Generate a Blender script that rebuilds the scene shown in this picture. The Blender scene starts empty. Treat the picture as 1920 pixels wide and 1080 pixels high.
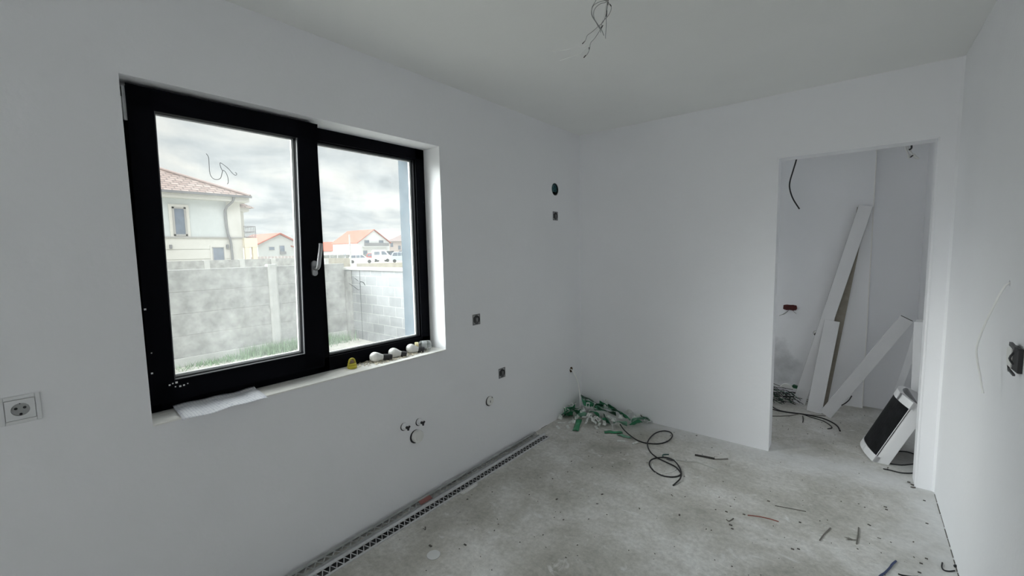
import bpy, bmesh, math, random
from mathutils import Vector, Matrix, noise
random.seed(7)
S = bpy.context.scene
COL = S.collection
R = math.radians

# ------------------------------------------------------------------ camera
F, DX, HC = 801.517, 2.0828, 1.5520
CM = Matrix(((0.776840838934874, -0.04194459406204236, 0.6282984656928041),
             (0.62941425044138, 0.0816202477380528, -0.7727715293024807),
             (-0.018868288323988916, 0.9957804909658301, 0.08980646695852952)))
cam = bpy.data.objects.new('camera', bpy.data.cameras.new('camera'))
COL.objects.link(cam)
cam.matrix_world = Matrix.Translation((DX, 0, HC)) @ CM.to_4x4()
cam.data.sensor_width = 36
cam.data.lens = F / 1920 * 36
cam.data.clip_start = .02
cam.data.clip_end = 600
S.camera = cam

# ------------------------------------------------------------------ world and lights
S.view_settings.view_transform = 'Standard'
S.view_settings.look = 'None'
S.view_settings.gamma = 1
S.view_settings.use_curve_mapping = False
S.view_settings.exposure = 0.3
S.cycles.use_denoising = True
S.cycles.max_bounces = 16
S.cycles.diffuse_bounces = 10
S.cycles.transparent_max_bounces = 16
S.cycles.sample_clamp_indirect = 6

W = bpy.data.worlds.new('overcast_sky')
S.world = W
W.use_nodes = True
nt = W.node_tree
nt.nodes.clear()


def N(t, typ, **kw):
    n = t.nodes.new(typ)
    for k, v in kw.items():
        if k in n.inputs:
            n.inputs[k].default_value = v
        else:
            setattr(n, k, v)
    return n


def ramp(t, stops, fac=None):
    n = t.nodes.new('ShaderNodeValToRGB')
    el = n.color_ramp.elements
    while len(el) < len(stops):
        el.new(.5)
    for e, (p, c) in zip(el, stops):
        e.position = p
        e.color = (*c, 1) if len(c) == 3 else c
    if fac is not None:
        t.links.new(fac, n.inputs[0])
    return n


def math_node(t, op, a, b=None):
    n = t.nodes.new('ShaderNodeMath')
    n.operation = op
    for i, v in enumerate((a, b)):
        if v is None:
            continue
        if isinstance(v, (int, float)):
            n.inputs[i].default_value = v
        else:
            t.links.new(v, n.inputs[i])
    return n.outputs[0]


SKY = 1.0        # brightness of the cloud deck near the horizon
ZEN = 6.5        # overcast sky: the zenith is about three times brighter
tc = N(nt, 'ShaderNodeTexCoord')
sep = N(nt, 'ShaderNodeSeparateXYZ')
nt.links.new(tc.outputs['Generated'], sep.inputs[0])
zz = math_node(nt, 'MAXIMUM', sep.outputs[2], 0.0)
den = math_node(nt, 'ADD', zz, 0.16)
ux = math_node(nt, 'DIVIDE', sep.outputs[0], den)
uy = math_node(nt, 'DIVIDE', sep.outputs[1], den)
cmb = N(nt, 'ShaderNodeCombineXYZ')
nt.links.new(ux, cmb.inputs[0])
nt.links.new(uy, cmb.inputs[1])
n1 = N(nt, 'ShaderNodeTexNoise', Scale=1.5, Detail=7.0, Roughness=.55, Distortion=.35)
nt.links.new(cmb.outputs[0], n1.inputs['Vector'])
cr = ramp(nt, [(.30, (.42, .46, .48)), (.44, (.58, .62, .63)), (.56, (.73, .75, .73)), (.68, (.87, .86, .80))], n1.outputs['Fac'])
zb = math_node(nt, 'MULTIPLY', math_node(nt, 'POWER', math_node(nt, 'MAXIMUM', math_node(nt, 'SUBTRACT', zz, .45), 0.0), 0.7), ZEN)
# unseen bright lobe added to the sky, window side, to light the room
GLOW, GP = 46.0, 24.0
gd = Vector((-.68, -.60, .36)).normalized()
dt = N(nt, 'ShaderNodeVectorMath', operation='DOT_PRODUCT')
nt.links.new(tc.outputs['Generated'], dt.inputs[0])
dt.inputs[1].default_value = gd
gw = math_node(nt, 'MULTIPLY', math_node(nt, 'POWER', math_node(nt, 'MAXIMUM', dt.outputs['Value'], 0.0), GP), GLOW)
st = math_node(nt, 'MULTIPLY', math_node(nt, 'ADD', math_node(nt, 'ADD', zb, 1.0), gw), SKY)
bg = N(nt, 'ShaderNodeBackground')
nt.links.new(cr.outputs[0], bg.inputs[0])
nt.links.new(st, bg.inputs[1])
wo = N(nt, 'ShaderNodeOutputWorld')
nt.links.new(bg.outputs[0], wo.inputs[0])

# veiled sun behind the clouds, over the far side of the house
sd = bpy.data.lights.new('veiled_sun', 'SUN')
sd.energy = 0.6
sd.angle = R(40)
sd.color = (1, .97, .92)
sun = bpy.data.objects.new('veiled_sun', sd)
COL.objects.link(sun)
sun.rotation_euler = Vector((-.62, .42, -.66)).to_track_quat('-Z', 'Y').to_euler()


def area(name, loc, size, direction, energy, color=(1, 1, 1), portal=False, spread=180):
    d = bpy.data.lights.new(name, 'AREA')
    d.shape = 'RECTANGLE'
    d.size, d.size_y = size
    d.energy = energy
    d.color = color
    d.spread = R(spread)
    o = bpy.data.objects.new(name, d)
    COL.objects.link(o)
    o.location = loc
    o.rotation_euler = Vector(direction).to_track_quat('-Z', 'Z').to_euler()
    if portal:
        d.cycles.is_portal = True
    return o


Y0, YB, YB2, YP, YF = -2.6, 3.609, 3.759, 5.10, 5.17      # rear wall, door wall, its far face, pier, far wall
XR, HZ = 2.505, 2.60
area('window_portal', (-.36, 1.11, 1.55), (1.55, 1.35), (1, 0, 0), 1, portal=True)
area('next_room_portal', (-.36, 4.45, 1.55), (.9, 1.3), (1, 0, 0), 1, portal=True)
# added fill lamp outside an unseen opening in the rear wall (behind the camera)
area('rear_fill_lamp', (1.25, Y0 - .22, 1.2), (.75, 1.9), (.22, 1, 0), 2.6, (.98, .98, 1), spread=75)
# daylight through the window of the next room
area('next_room_daylight', (-.5, 4.45, 1.6), (.8, 1.2), (1, .1, -.5), 2.2, (.96, .98, 1))


# ------------------------------------------------------------------ helpers: pixels to points on real planes
def ray(px, py):
    return Vector((DX, 0, HC)), CM @ Vector(((px - 960) / F, -(py - 540) / F, -1))


def hit(px, py, ax, v):
    o, d = ray(px, py)
    return o + d * ((v - o[ax]) / d[ax])


def at(px, py, depth):
    o, d = ray(px, py)
    return o + d * depth


# ------------------------------------------------------------------ materials
MATS = {}


def mat(name, col, rough=.6, metal=0, var=0.0, vscale=8.0, bump=0.0, bscale=60.0, spec=.5, trans=0.0, detail=4.0):
    if name in MATS:
        return MATS[name]
    m = bpy.data.materials.new(name)
    m.use_nodes = True
    t = m.node_tree
    b = t.nodes['Principled BSDF']
    b.inputs['Roughness'].default_value = rough
    b.inputs['Metallic'].default_value = metal
    b.inputs['Specular IOR Level'].default_value = spec
    b.inputs['Transmission Weight'].default_value = trans
    co = N(t, 'ShaderNodeTexCoord')
    nz = N(t, 'ShaderNodeTexNoise', Scale=vscale, Detail=detail, Roughness=.6)
    t.links.new(co.outputs['Object'], nz.inputs['Vector'])
    lo = tuple(max(0, c * (1 - var)) for c in col)
    hi = tuple(min(1, c * (1 + var)) for c in col)
    r = ramp(t, [(.3, lo), (.7, hi)], nz.outputs['Fac'])
    t.links.new(r.outputs[0], b.inputs['Base Color'])
    if bump:
        n2 = N(t, 'ShaderNodeTexNoise', Scale=bscale, Detail=4.0)
        t.links.new(co.outputs['Object'], n2.inputs['Vector'])
        bp = N(t, 'ShaderNodeBump', Strength=bump, Distance=.01)
        t.links.new(n2.outputs['Fac'], bp.inputs['Height'])
        t.links.new(bp.outputs[0], b.inputs['Normal'])
    MATS[name] = m
    return m


PAINT = mat('white_wall_paint', (.865, .87, .89), .75, var=.015, vscale=1.2, bump=.08, bscale=45, spec=.25)
CEIL = mat('white_ceiling_paint', (.86, .865, .85), .85, var=.02, vscale=.9, bump=.06, bscale=30, spec=.2)
REVEAL = mat('white_sill_plaster', (.86, .85, .82), .7, var=.06, vscale=14, bump=.2, bscale=40)


def floor_mat():
    m = bpy.data.materials.new('dusty_concrete_screed')
    m.use_nodes = True
    t = m.node_tree
    b = t.nodes['Principled BSDF']
    b.inputs['Roughness'].default_value = .85
    b.inputs['Specular IOR Level'].default_value = .25
    co = N(t, 'ShaderNodeTexCoord')

    def nz(scale, det=6, rough=.6, dist=0.0, off=(0, 0, 0), sc=(1, 1, 1)):
        mp = N(t, 'ShaderNodeMapping')
        mp.inputs['Location'].default_value = off
        mp.inputs['Scale'].default_value = sc
        t.links.new(co.outputs['Object'], mp.inputs[0])
        n = N(t, 'ShaderNodeTexNoise', Scale=scale, Detail=det, Roughness=rough, Distortion=dist)
        t.links.new(mp.outputs[0], n.inputs['Vector'])
        return n.outputs['Fac']
    base = ramp(t, [(.30, (.40, .39, .35)), (.45, (.53, .52, .48)), (.57, (.65, .64, .61)), (.70, (.79, .79, .77))], nz(2.2, 8, .62, .3))
    fine = ramp(t, [(.35, (.82, .82, .82)), (.65, (1.08, 1.08, 1.08))], nz(38, 6, .7))
    mul = N(t, 'ShaderNodeMix', data_type='RGBA', blend_type='MULTIPLY')
    mul.inputs[0].default_value = 1
    t.links.new(base.outputs[0], mul.inputs[6])
    t.links.new(fine.outputs[0], mul.inputs[7])
    # pale plaster smears
    pm = ramp(t, [(.60, (0, 0, 0)), (.70, (1, 1, 1))], nz(7, 5, .65, .8, (3, 1, 0), (1, 1.6, 1)))
    mx = N(t, 'ShaderNodeMix', data_type='RGBA')
    t.links.new(math_node(t, 'MULTIPLY', pm.outputs[0], .55), mx.inputs[0])
    t.links.new(mul.outputs[2], mx.inputs[6])
    mx.inputs[7].default_value = (.82, .825, .82, 1)
    # wall-paint dust worked into the edges of the floor (mopped-up overspray next to the walls)
    sp = N(t, 'ShaderNodeSeparateXYZ')
    t.links.new(co.outputs['Object'], sp.inputs[0])
    nn = math_node(t, 'MULTIPLY', math_node(t, 'SUBTRACT', nz(5, 5, .6, .2, (8, 0, 0)), .5), .5)
    e1 = math_node(t, 'ADD', math_node(t, 'SUBTRACT', XR, sp.outputs[0]), nn)
    e2 = math_node(t, 'ADD', math_node(t, 'ABSOLUTE', math_node(t, 'SUBTRACT', YB, sp.outputs[1])), nn)
    ed = math_node(t, 'MINIMUM', e1, e2)
    er = ramp(t, [(.0, (1, 1, 1)), (.30, (0, 0, 0))], ed)
    mx2 = N(t, 'ShaderNodeMix', data_type='RGBA')
    t.links.new(math_node(t, 'MULTIPLY', er.outputs[0], .6), mx2.inputs[0])
    t.links.new(mx.outputs[2], mx2.inputs[6])
    mx2.inputs[7].default_value = (.78, .79, .80, 1)
    # dark specks
    sm = ramp(t, [(.715, (1, 1, 1)), (.76, (.35, .33, .3))], nz(26, 3, .6, .2, (1, 5, 0)))
    ml = N(t, 'ShaderNodeMix', data_type='RGBA', blend_type='MULTIPLY')
    ml.inputs[0].default_value = 1
    t.links.new(mx2.outputs[2], ml.inputs[6])
    t.links.new(sm.outputs[0], ml.inputs[7])
    t.links.new(ml.outputs[2], b.inputs['Base Color'])
    bp = N(t, 'ShaderNodeBump', Strength=.35, Distance=.01)
    t.links.new(nz(30, 6), bp.inputs['Height'])
    t.links.new(bp.outputs[0], b.inputs['Normal'])
    return m


FLOOR = floor_mat()


def glass_mat(name, tint, dust=.06, gloss=.05):
    m = bpy.data.materials.new(name)
    m.use_nodes = True
    t = m.node_tree
    t.nodes.clear()
    tr = N(t, 'ShaderNodeBsdfTransparent', Color=(*tint, 1))
    df = N(t, 'ShaderNodeBsdfTranslucent', Color=(.85, .87, .87, 1))
    gl = N(t, 'ShaderNodeBsdfGlossy', Roughness=.02)
    m1 = N(t, 'ShaderNodeMixShader')
    m2 = N(t, 'ShaderNodeMixShader')
    co = N(t, 'ShaderNodeTexCoord')
    nz = N(t, 'ShaderNodeTexNoise', Scale=9.0, Detail=6.0, Roughness=.7)
    t.links.new(co.outputs['Object'], nz.inputs['Vector'])
    rp = ramp(t, [(.35, (dust * .5,) * 3), (.75, (dust * 1.6,) * 3)], nz.outputs['Fac'])
    t.links.new(rp.outputs[0], m1.inputs[0])
    t.links.new(tr.outputs[0], m1.inputs[1])
    t.links.new(df.outputs[0], m1.inputs[2])
    lw = N(t, 'ShaderNodeLayerWeight', Blend=.5)
    t.links.new(math_node(t, 'ADD', math_node(t, 'MULTIPLY', math_node(t, 'POWER', lw.outputs['Facing'], 4.0), .35), .02), m2.inputs[0])
    t.links.new(m1.outputs[0], m2.inputs[1])
    t.links.new(gl.outputs[0], m2.inputs[2])
    o = N(t, 'ShaderNodeOutputMaterial')
    t.links.new(m2.outputs[0], o.inputs[0])
    MATS[name] = m
    return m


GLASS = glass_mat('dusty_window_glass', (.97, .98, .98), .045)
CLEAR = glass_mat('clear_plastic', (.95, .96, .96), .30)
BLACK = mat('black_window_frame', (.0025, .0028, .005), .6, var=.1, spec=.06)
SILVER = mat('brushed_silver', (.40, .40, .41), .38, .85)
SPACER = mat('aluminium_spacer', (.85, .85, .84), .35, .2)
ZINC = mat('galvanised_steel', (.60, .61, .62), .5, .25, var=.12, vscale=30)
CBLACK = mat('black_cable_sheath', (.012, .012, .014), .5)
CWHITE = mat('white_cable_sheath', (.84, .84, .82), .5)
CGREY = mat('grey_wire_insulation', (.28, .29, .29), .5)
CRED = mat('red_wire', (.26, .07, .05), .5)
CBLUE = mat('blue_wire', (.03, .05, .14), .5)
CBROWN = mat('brown_grey_wire', (.16, .15, .13), .6)
CGREEN = mat('dark_green_wire', (.02, .10, .05), .5)
WPLASTIC = mat('white_plastic', (.78, .78, .76), .4)
DPLASTIC = mat('dark_plastic', (.02, .02, .022), .5)
BOARDW = mat('white_laminate_board', (.80, .80, .81), .5, var=.03, vscale=4)
MDF = mat('raw_fibreboard', (.30, .27, .225), .8, var=.12, vscale=20)


# ------------------------------------------------------------------ mesh builder
class MB:
    def __init__(s):
        s.v, s.f = [], []

    def add(s, vs, fs):
        k = len(s.v)
        s.v += [Vector(v) for v in vs]
        s.f += [[i + k for i in f] for f in fs]
        return s

    def box(s, lo, hi, M=None):
        (a, b, c), (d, e, f) = lo, hi
        vs = [Vector(q) for q in ((a, b, c), (d, b, c), (d, e, c), (a, e, c), (a, b, f), (d, b, f), (d, e, f), (a, e, f))]
        if M:
            vs = [M @ v for v in vs]
        return s.add(vs, [[0, 3, 2, 1], [4, 5, 6, 7], [0, 1, 5, 4], [1, 2, 6, 5], [2, 3, 7, 6], [3, 0, 4, 7]])

    def prism(s, poly, vec, M=None):
        n = len(poly)
        a = [Vector(p) for p in poly]
        b = [p + Vector(vec) for p in a]
        vs = a + b
        if M:
            vs = [M @ v for v in vs]
        fs = [list(range(n))[::-1], list(range(n, 2 * n))] + [[i, (i + 1) % n, n + (i + 1) % n, n + i] for i in range(n)]
        return s.add(vs, fs)

    def beam(s, a, b, w, t, up=(0, 0, 1)):
        """box from a to b, width w (sideways), thickness t (towards up)"""
        a, b, up = Vector(a), Vector(b), Vector(up)
        d = (b - a).normalized()
        sd_ = d.cross(up).normalized()
        u = sd_.cross(d)
        q = [a + sd_ * x + u * y for x, y in ((-w / 2, -t / 2), (w / 2, -t / 2), (w / 2, t / 2), (-w / 2, t / 2))]
        return s.prism(q, b - a)

    def tube(s, path, r, seg=8, smooth=3, r2=None):
        P = [Vector(p) for p in path]
        if smooth > 1 and len(P) > 2:
            Q = []
            for i in range(len(P) - 1):
                p0 = P[max(i - 1, 0)]
                p1, p2 = P[i], P[i + 1]
                p3 = P[min(i + 2, len(P) - 1)]
                for k in range(smooth):
                    t = k / smooth
                    Q.append(.5 * ((2 * p1) + (p2 - p0) * t + (2 * p0 - 5 * p1 + 4 * p2 - p3) * t * t + (3 * p1 - p0 - 3 * p2 + p3) * t ** 3))
            Q.append(P[-1])
            P = Q
        vs, fs = [], []
        nrm = None
        for i, p in enumerate(P):
            d = (P[min(i + 1, len(P) - 1)] - P[max(i - 1, 0)])
            if d.length < 1e-9:
                d = Vector((0, 0, 1))
            d.normalize()
            if nrm is None:
                nrm = d.orthogonal().normalized()
            else:
                nrm = (nrm - d * nrm.dot(d))
                nrm = nrm.normalized() if nrm.length > 1e-6 else d.orthogonal().normalized()
            bn = d.cross(nrm)
            rr = r if r2 is None else r + (r2 - r) * i / (len(P) - 1)
            for k in range(seg):
                a = 2 * math.pi * k / seg
                vs.append(p + (nrm * math.cos(a) + bn * math.sin(a)) * rr)
        n = len(P)
        for i in range(n - 1):
            for k in range(seg):
                fs.append([i * seg + k, i * seg + (k + 1) % seg, (i + 1) * seg + (k + 1) % seg, (i + 1) * seg + k])
        fs.append(list(range(seg))[::-1])
        fs.append([(n - 1) * seg + k for k in range(seg)])
        return s.add(vs, fs)

    def lathe(s, prof, M=None, seg=24):
        vs, fs = [], []
        for (r, z) in prof:
            for k in range(seg):
                a = 2 * math.pi * k / seg
                vs.append(Vector((r * math.cos(a), r * math.sin(a), z)))
        n = len(prof)
        for i in range(n - 1):
            for k in range(seg):
                fs.append([i * seg + k, i * seg + (k + 1) % seg, (i + 1) * seg + (k + 1) % seg, (i + 1) * seg + k])
        if prof[0][0] > 1e-5:
            fs.append(list(range(seg))[::-1])
        if prof[-1][0] > 1e-5:
            fs.append([(n - 1) * seg + k for k in range(seg)])
        if M:
            vs = [M @ v for v in vs]
        return s.add(vs, fs)

    def build(s, name, m=None, parent=None, smooth=False, bevel=0, kind=None, label=None, loc=None):
        me = bpy.data.meshes.new(name)
        me.from_pydata([tuple(v) for v in s.v], [], s.f)
        bm = bmesh.new()
        bm.from_mesh(me)
        bmesh.ops.remove_doubles(bm, verts=bm.verts, dist=1e-6)
        bmesh.ops.recalc_face_normals(bm, faces=bm.faces)
        bm.to_mesh(me)
        bm.free()
        if smooth:
            me.shade_smooth()
            me.set_sharp_from_angle(angle=R(40))
        if m:
            me.materials.append(m)
        o = bpy.data.objects.new(name, me)
        COL.objects.link(o)
        if parent:
            o.parent = parent
        if loc is not None:
            o.location = loc
        if bevel:
            b = o.modifiers.new('bevel', 'BEVEL')
            b.width = bevel
            b.segments = 2
            b.limit_method = 'ANGLE'
        if kind:
            o['kind'] = kind
        if label:
            o['label'] = label
        return o


def frame_to(z, origin=(0, 0, 0), x=None):
    """matrix whose local z points along z"""
    z = Vector(z).normalized()
    x = Vector(x) if x is not None else z.orthogonal()
    x = (x - z * x.dot(z)).normalized()
    y = z.cross(x)
    M = Matrix((x, y, z)).transposed().to_4x4()
    return Matrix.Translation(origin) @ M


def tag(o, label, cat, group=None, kind=None):
    o['label'] = label
    o['category'] = cat
    if group:
        o['group'] = group
    if kind:
        o['kind'] = kind
    return o


def empty(name, label=None, cat=None, group=None, loc=(0, 0, 0), rz=0, kind=None):
    o = bpy.data.objects.new(name, None)
    o.empty_display_size = .05
    COL.objects.link(o)
    o.location = loc
    o.rotation_euler = (0, 0, rz)
    if label:
        o['label'] = label
        o['category'] = cat
    if group:
        o['group'] = group
    if kind:
        o['kind'] = kind
    return o


def cut(o, cutters):
    """subtract cutters (MB list) for good"""
    tmp = []
    for c in cutters:
        q = c.build('cutter')
        b = o.modifiers.new('cut', 'BOOLEAN')
        b.object = q
        b.operation = 'DIFFERENCE'
        b.solver = 'EXACT'
        tmp.append(q)
    dg = bpy.context.evaluated_depsgraph_get()
    me = bpy.data.meshes.new_from_object(o.evaluated_get(dg))
    o.modifiers.clear()
    o.data = me
    for q in tmp:
        bpy.data.objects.remove(q)
    return o


# ================================================================== THE ROOM
WY1, WY2, WZ1, WZ2 = .3574, 1.8612, .9053, 2.206
cutw = [MB().box((-.17, WY1, WZ1), (.1, WY2, WZ2)),
        MB().box((-.6, WY1 + .05, WZ1 + .05), (-.1, WY2 - .052, WZ2 - .02)),
        MB().box((-.6, 4.2, .9), (.1, 4.75, 2.0))]
VENT = hit(1041, 355, 0, 0)
CHOLE = hit(1071, 693, 0, 0)
cutw.append(MB().lathe([(.052, -.12), (.056, .05)], frame_to((1, 0, 0), VENT, (0, 0, 1)), 20))
cutw.append(MB().lathe([(.026, -.06), (.028, .05)], frame_to((1, 0, 0), CHOLE, (0, 0, 1)), 14))
wl = MB().box((-.29, Y0 - .15, -.1), (0, YF + .1, HZ + .05)).build('wall_left', PAINT, kind='structure')
cut(wl, cutw)
wb = MB().box((-.02, YB, -.05), (XR + .01, YB2, HZ + .02)).build('wall_back', PAINT, kind='structure')
cut(wb, [MB().box((1.609, YB - .1, -.1), (2.417, YB2 + .1, 2.161))])
wr = MB().box((XR, Y0 - .15, -.1), (XR + .12, YF + .1, HZ + .05)).build('wall_right', PAINT, kind='structure')
RH = hit(1893, 531, 0, XR)
cut(wr, [MB().lathe([(.011, -.05), (.012, .05)], frame_to((1, 0, 0), RH, (0, 0, 1)), 12)])
we = MB().box((-.02, Y0 - .15, -.05), (XR + .01, Y0, HZ + .02)).build('wall_rear', PAINT, kind='structure')
cut(we, [MB().box((.9, Y0 - .3, .15), (1.6, Y0 + .1, 2.1))])  # unseen opening, added to let the rear fill in
MB().box((-.02, YF, -.05), (XR + .01, YF + .12, HZ + .02)).build('wall_far', PAINT, kind='structure')
MB().box((-.45, Y0 - .2, HZ), (XR + .15, YF + .15, HZ + .15)).build('ceiling', CEIL, kind='structure')
MB().box((-.02, Y0 - .12, -.2), (XR + .02, YF + .02, 0)).build('floor', FLOOR, kind='structure')


# the pier of the far wall carries a grimy smudge near the floor
def smudge_mat():
    m = PAINT.copy()
    m.name = 'white_wall_paint_smudged'
    t = m.node_tree
    b = t.nodes['Principled BSDF']
    src = b.inputs['Base Color'].links[0].from_socket
    co = N(t, 'ShaderNodeTexCoord')
    mp = N(t, 'ShaderNodeMapping')
    mp.inputs['Location'].default_value = (-1.47, 0, -.32)
    t.links.new(co.outputs['Object'], mp.inputs[0])
    nz = N(t, 'ShaderNodeTexNoise', Scale=6.0, Detail=5.0, Roughness=.6)
    t.links.new(co.outputs['Object'], nz.inputs['Vector'])
    sp = N(t, 'ShaderNodeSeparateXYZ')
    t.links.new(mp.outputs[0], sp.inputs[0])
    dx = math_node(t, 'MULTIPLY', sp.outputs[0], 5.0)
    dz = math_node(t, 'MULTIPLY', sp.outputs[2], 4.0)
    d = math_node(t, 'SQRT', math_node(t, 'ADD', math_node(t, 'MULTIPLY', dx, dx), math_node(t, 'MULTIPLY', dz, dz)))
    d = math_node(t, 'ADD', d, math_node(t, 'MULTIPLY', math_node(t, 'SUBTRACT', nz.outputs['Fac'], .5), 2.4))
    rp = ramp(t, [(.1, (.38,) * 3), (.95, (0, 0, 0))], d)
    mx = N(t, 'ShaderNodeMix', data_type='RGBA')
    t.links.new(rp.outputs[0], mx.inputs[0])
    t.links.new(src, mx.inputs[6])
    mx.inputs[7].default_value = (.16, .17, .17, 1)
    t.links.new(mx.outputs[2], b.inputs['Base Color'])
    return m


MB().box((-.02, YP, -.05), (2.165, YF + .02, HZ + .02)).build('wall_inner', smudge_mat(), kind='structure')

MB().box((2.160, YP - .002, 0), (2.167, YP + .004, HZ)).build('trim_7', REVEAL, kind='structure', bevel=.001)
# plaster corner beads round the opening and in the right corner
MB().box((2.414, YB - .0025, 0), (2.425, YB + .004, 2.165)).box((1.601, YB - .0025, 0), (1.612, YB + .004, 2.165)).box(
    (1.601, YB - .0025, 2.158), (2.425, YB + .004, 2.168)).build('trim_1', PAINT, kind='structure', bevel=.001)
MB().prism([(XR, YB, 0), (XR - .012, YB, 0), (XR, YB - .012, 0)], (0, 0, 2.6)).build('trim_2', PAINT, kind='structure')

# ------------------------------------------------------------------ window_1
win = empty('window_1', kind='structure')
fx0, fx1 = -.225, -.150
fr = MB()
fr.box((fx0, WY1 + .002, WZ1 + .01), (fx1, WY1 + .062, WZ2))
fr.box((fx0, WY2 - .070, WZ1 + .01), (fx1, WY2 - .002, WZ2))
fr.box((fx0, WY1 + .002, WZ2 - .066), (fx1, WY2 - .002, WZ2 - .001))
fr.box((fx0, WY1 + .002, WZ1 + .002), (fx1, WY2 - .002, WZ1 + .080))
fr.box((fx0, 1.085, WZ1 + .01), (fx1, 1.150, WZ2 - .01))
# rebate steps round the fixed pane
for a, b in (((fx0 + .015, 1.150, .985), (fx1 - .012, 1.158, 2.14)), ((fx0 + .015, 1.783, .985), (fx1 - .012, 1.792, 2.14)),
             ((fx0 + .015, 1.150, .985), (fx1 - .012, 1.79, .993)), ((fx0 + .015, 1.150, 2.132), (fx1 - .012, 1.79, 2.14))):
    fr.box(a, b)
fr.build('frame', BLACK, win, bevel=.002)
gp = MB().box((-.192, 1.153, .99), (-.186, 1.789, 2.136)).build('pane', GLASS, win)
sp_ = MB()
for a, b in (((-.2045, 1.158, .993), (-.193, 1.166, 2.132)), ((-.2045, 1.772, .993), (-.193, 1.783, 2.132)),
             ((-.2045, 1.158, .993), (-.193, 1.783, 1.001)), ((-.2045, 1.158, 2.124), (-.193, 1.783, 2.132))):
    sp_.box(a, b)
sp_.build('spacer_bar', SPACER, gp)
# tilted sash (hinged at its bottom edge, top leaning into the room)
SZ0, SZ1, SY0, SY1 = .950, 2.192, .384, 1.103
TILT = math.atan2(.07, SZ1 - SZ0)
T = Matrix.Translation((-.12, 0, SZ0)) @ Matrix.Rotation(TILT, 4, 'Y')


def sb(m, lo, hi):       # coordinates: x from the front face (negative = outwards), y, z above sash bottom
    return m.box(lo, hi, T)


hs = SZ1 - SZ0
sa = MB()
sb(sa, (-.07, SY0, 0), (0, SY0 + .078, hs))
sb(sa, (-.07, SY1 - .098, 0), (0, SY1, hs))
sb(sa, (-.07, SY0, 0), (0, SY1, .085))
sb(sa, (-.07, SY0, hs - .080), (0, SY1, hs))
sash = sa.build('sash', BLACK, win, bevel=.003)
g = MB()
sb(g, (-.045, SY0 + .07, .08), (-.039, SY1 - .09, hs - .075))
g.build('pane', GLASS, sash)
g = MB()
for a, b in (((-.060, SY0 + .078, .085), (-.048, SY0 + .084, hs - .08)), ((-.060, SY1 - .108, .085), (-.048, SY1 - .098, hs - .08)),
             ((-.060, SY0 + .078, .085), (-.048, SY1 - .098, .096)), ((-.060, SY0 + .078, hs - .086), (-.048, SY1 - .098, hs - .08))):
    sb(g, a, b)
g.build('spacer_bar', SPACER, sash)
g = MB()
sb(g, (-.012, SY0 + .076, .083), (-.002, SY0 + .081, hs - .078))
sb(g, (-.012, SY1 - .101, .083), (-.002, SY1 - .096, hs - .078))
sb(g, (-.012, SY0 + .078, .083), (-.002, SY1 - .098, .088))
g.build('glazing_gasket', mat('grey_gasket', (.10, .10, .11), .5), sash)
g = MB()
for (px, py) in [(318, 722), (324, 719), (331, 717), (329, 725), (338, 724), (345, 722), (352, 719), (272, 580), (284, 662), (285, 700)]:
    q = hit(px, py, 0, -.112)
    w_ = .002 + .003 * random.random()
    tt = (q.z - SZ0) / hs * hs
    xx = -.12 + math.tan(TILT) * (q.z - SZ0)
    q = hit(px, py, 0, xx)
    g.box((xx - .001, q.y - w_, q.z - w_), (xx + .0012, q.y + w_, q.z + w_))
g.build('paint_splash', WPLASTIC, sash)
# stay arm of the tilted sash, top left
g = MB()
g.beam((-.15, .372, 2.13), (-.07, .372, 2.10), .012, .014, (0, 1, 0))
g.box((-.125, .360, 2.075), (-.085, .384, 2.15)).box((-.072, .372, 2.06), (-.062, .382, 2.185))
g.build('stay_arm', ZINC, win, bevel=.001)
# handle pointing up
HY = 1.064
hz = 1.475
hx = -.12 + math.tan(TILT) * (hz - SZ0)
g = MB()
g.prism([(hx, HY + .015 * math.cos(a), hz + (.024 if math.sin(a) >= 0 else -.024) + .015 * math.sin(a)) for a in [2 * math.pi * k / 20 for k in range(20)]], (.010, 0, 0))
g.tube([(hx + .008, HY, hz), (hx + .032, HY, hz), (hx + .046, HY + .002, hz + .012), (hx + .050, HY + .006, hz + .05),
        (hx + .052, HY + .014, hz + .095), (hx + .050, HY + .018, hz + .125)], .0098, 10, 4)
g.build('handle', SILVER, sash, smooth=True, label='silver tilt handle pointing up')


def on_pane(px, py, tilted):
    x = -.190
    for _ in range(4):
        q = hit(px, py, 0, x)
        if tilted:
            x = -.12 - .038 + math.tan(TILT) * (q.z - SZ0)
        else:
            x = -.184
    return q


sc1 = [(386.5, 288), (391, 295), (392, 310), (393, 322), (396, 331), (402, 336), (409, 336.5), (414, 333), (417, 322), (419, 319.5),
       (423, 323), (427, 332), (428, 342), (426, 345)]
sc2 = [(441, 323), (444, 326), (442, 328.5), (437, 326), (427, 315), (414, 305.5), (412.5, 308), (414, 314), (417, 320)]
g = MB()
g.tube([on_pane(*q, True) for q in sc1], .0011, 5, 4)
g.tube([on_pane(*q, True) for q in sc2], .0011, 5, 4)
g.build('marker_scrawl', mat('grey_marker', (.10, .11, .12), .6), sash)
g = MB()
g.tube([on_pane(*q, False) for q in [(664.5, 521), (668, 524), (672, 527)]], .0010, 5, 3)
g.tube([on_pane(*q, False) for q in [(675, 528.5), (681, 529.5), (684.5, 535)]], .0016, 5, 3)
g.tube([on_pane(*q, False) for q in [(654, 531), (663, 537), (671, 543), (675, 542), (676, 536), (674, 531)]], .0010, 5, 3)
g.build('marker_scrawl', MATS['grey_marker'], win)
# plaster reveals of the opening: sill board
MB().box((-.152, WY1 - .0, WZ1 - .004), (.006, WY2, WZ1 + .003)).build('trim_3', REVEAL, kind='structure', bevel=.002)

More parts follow.
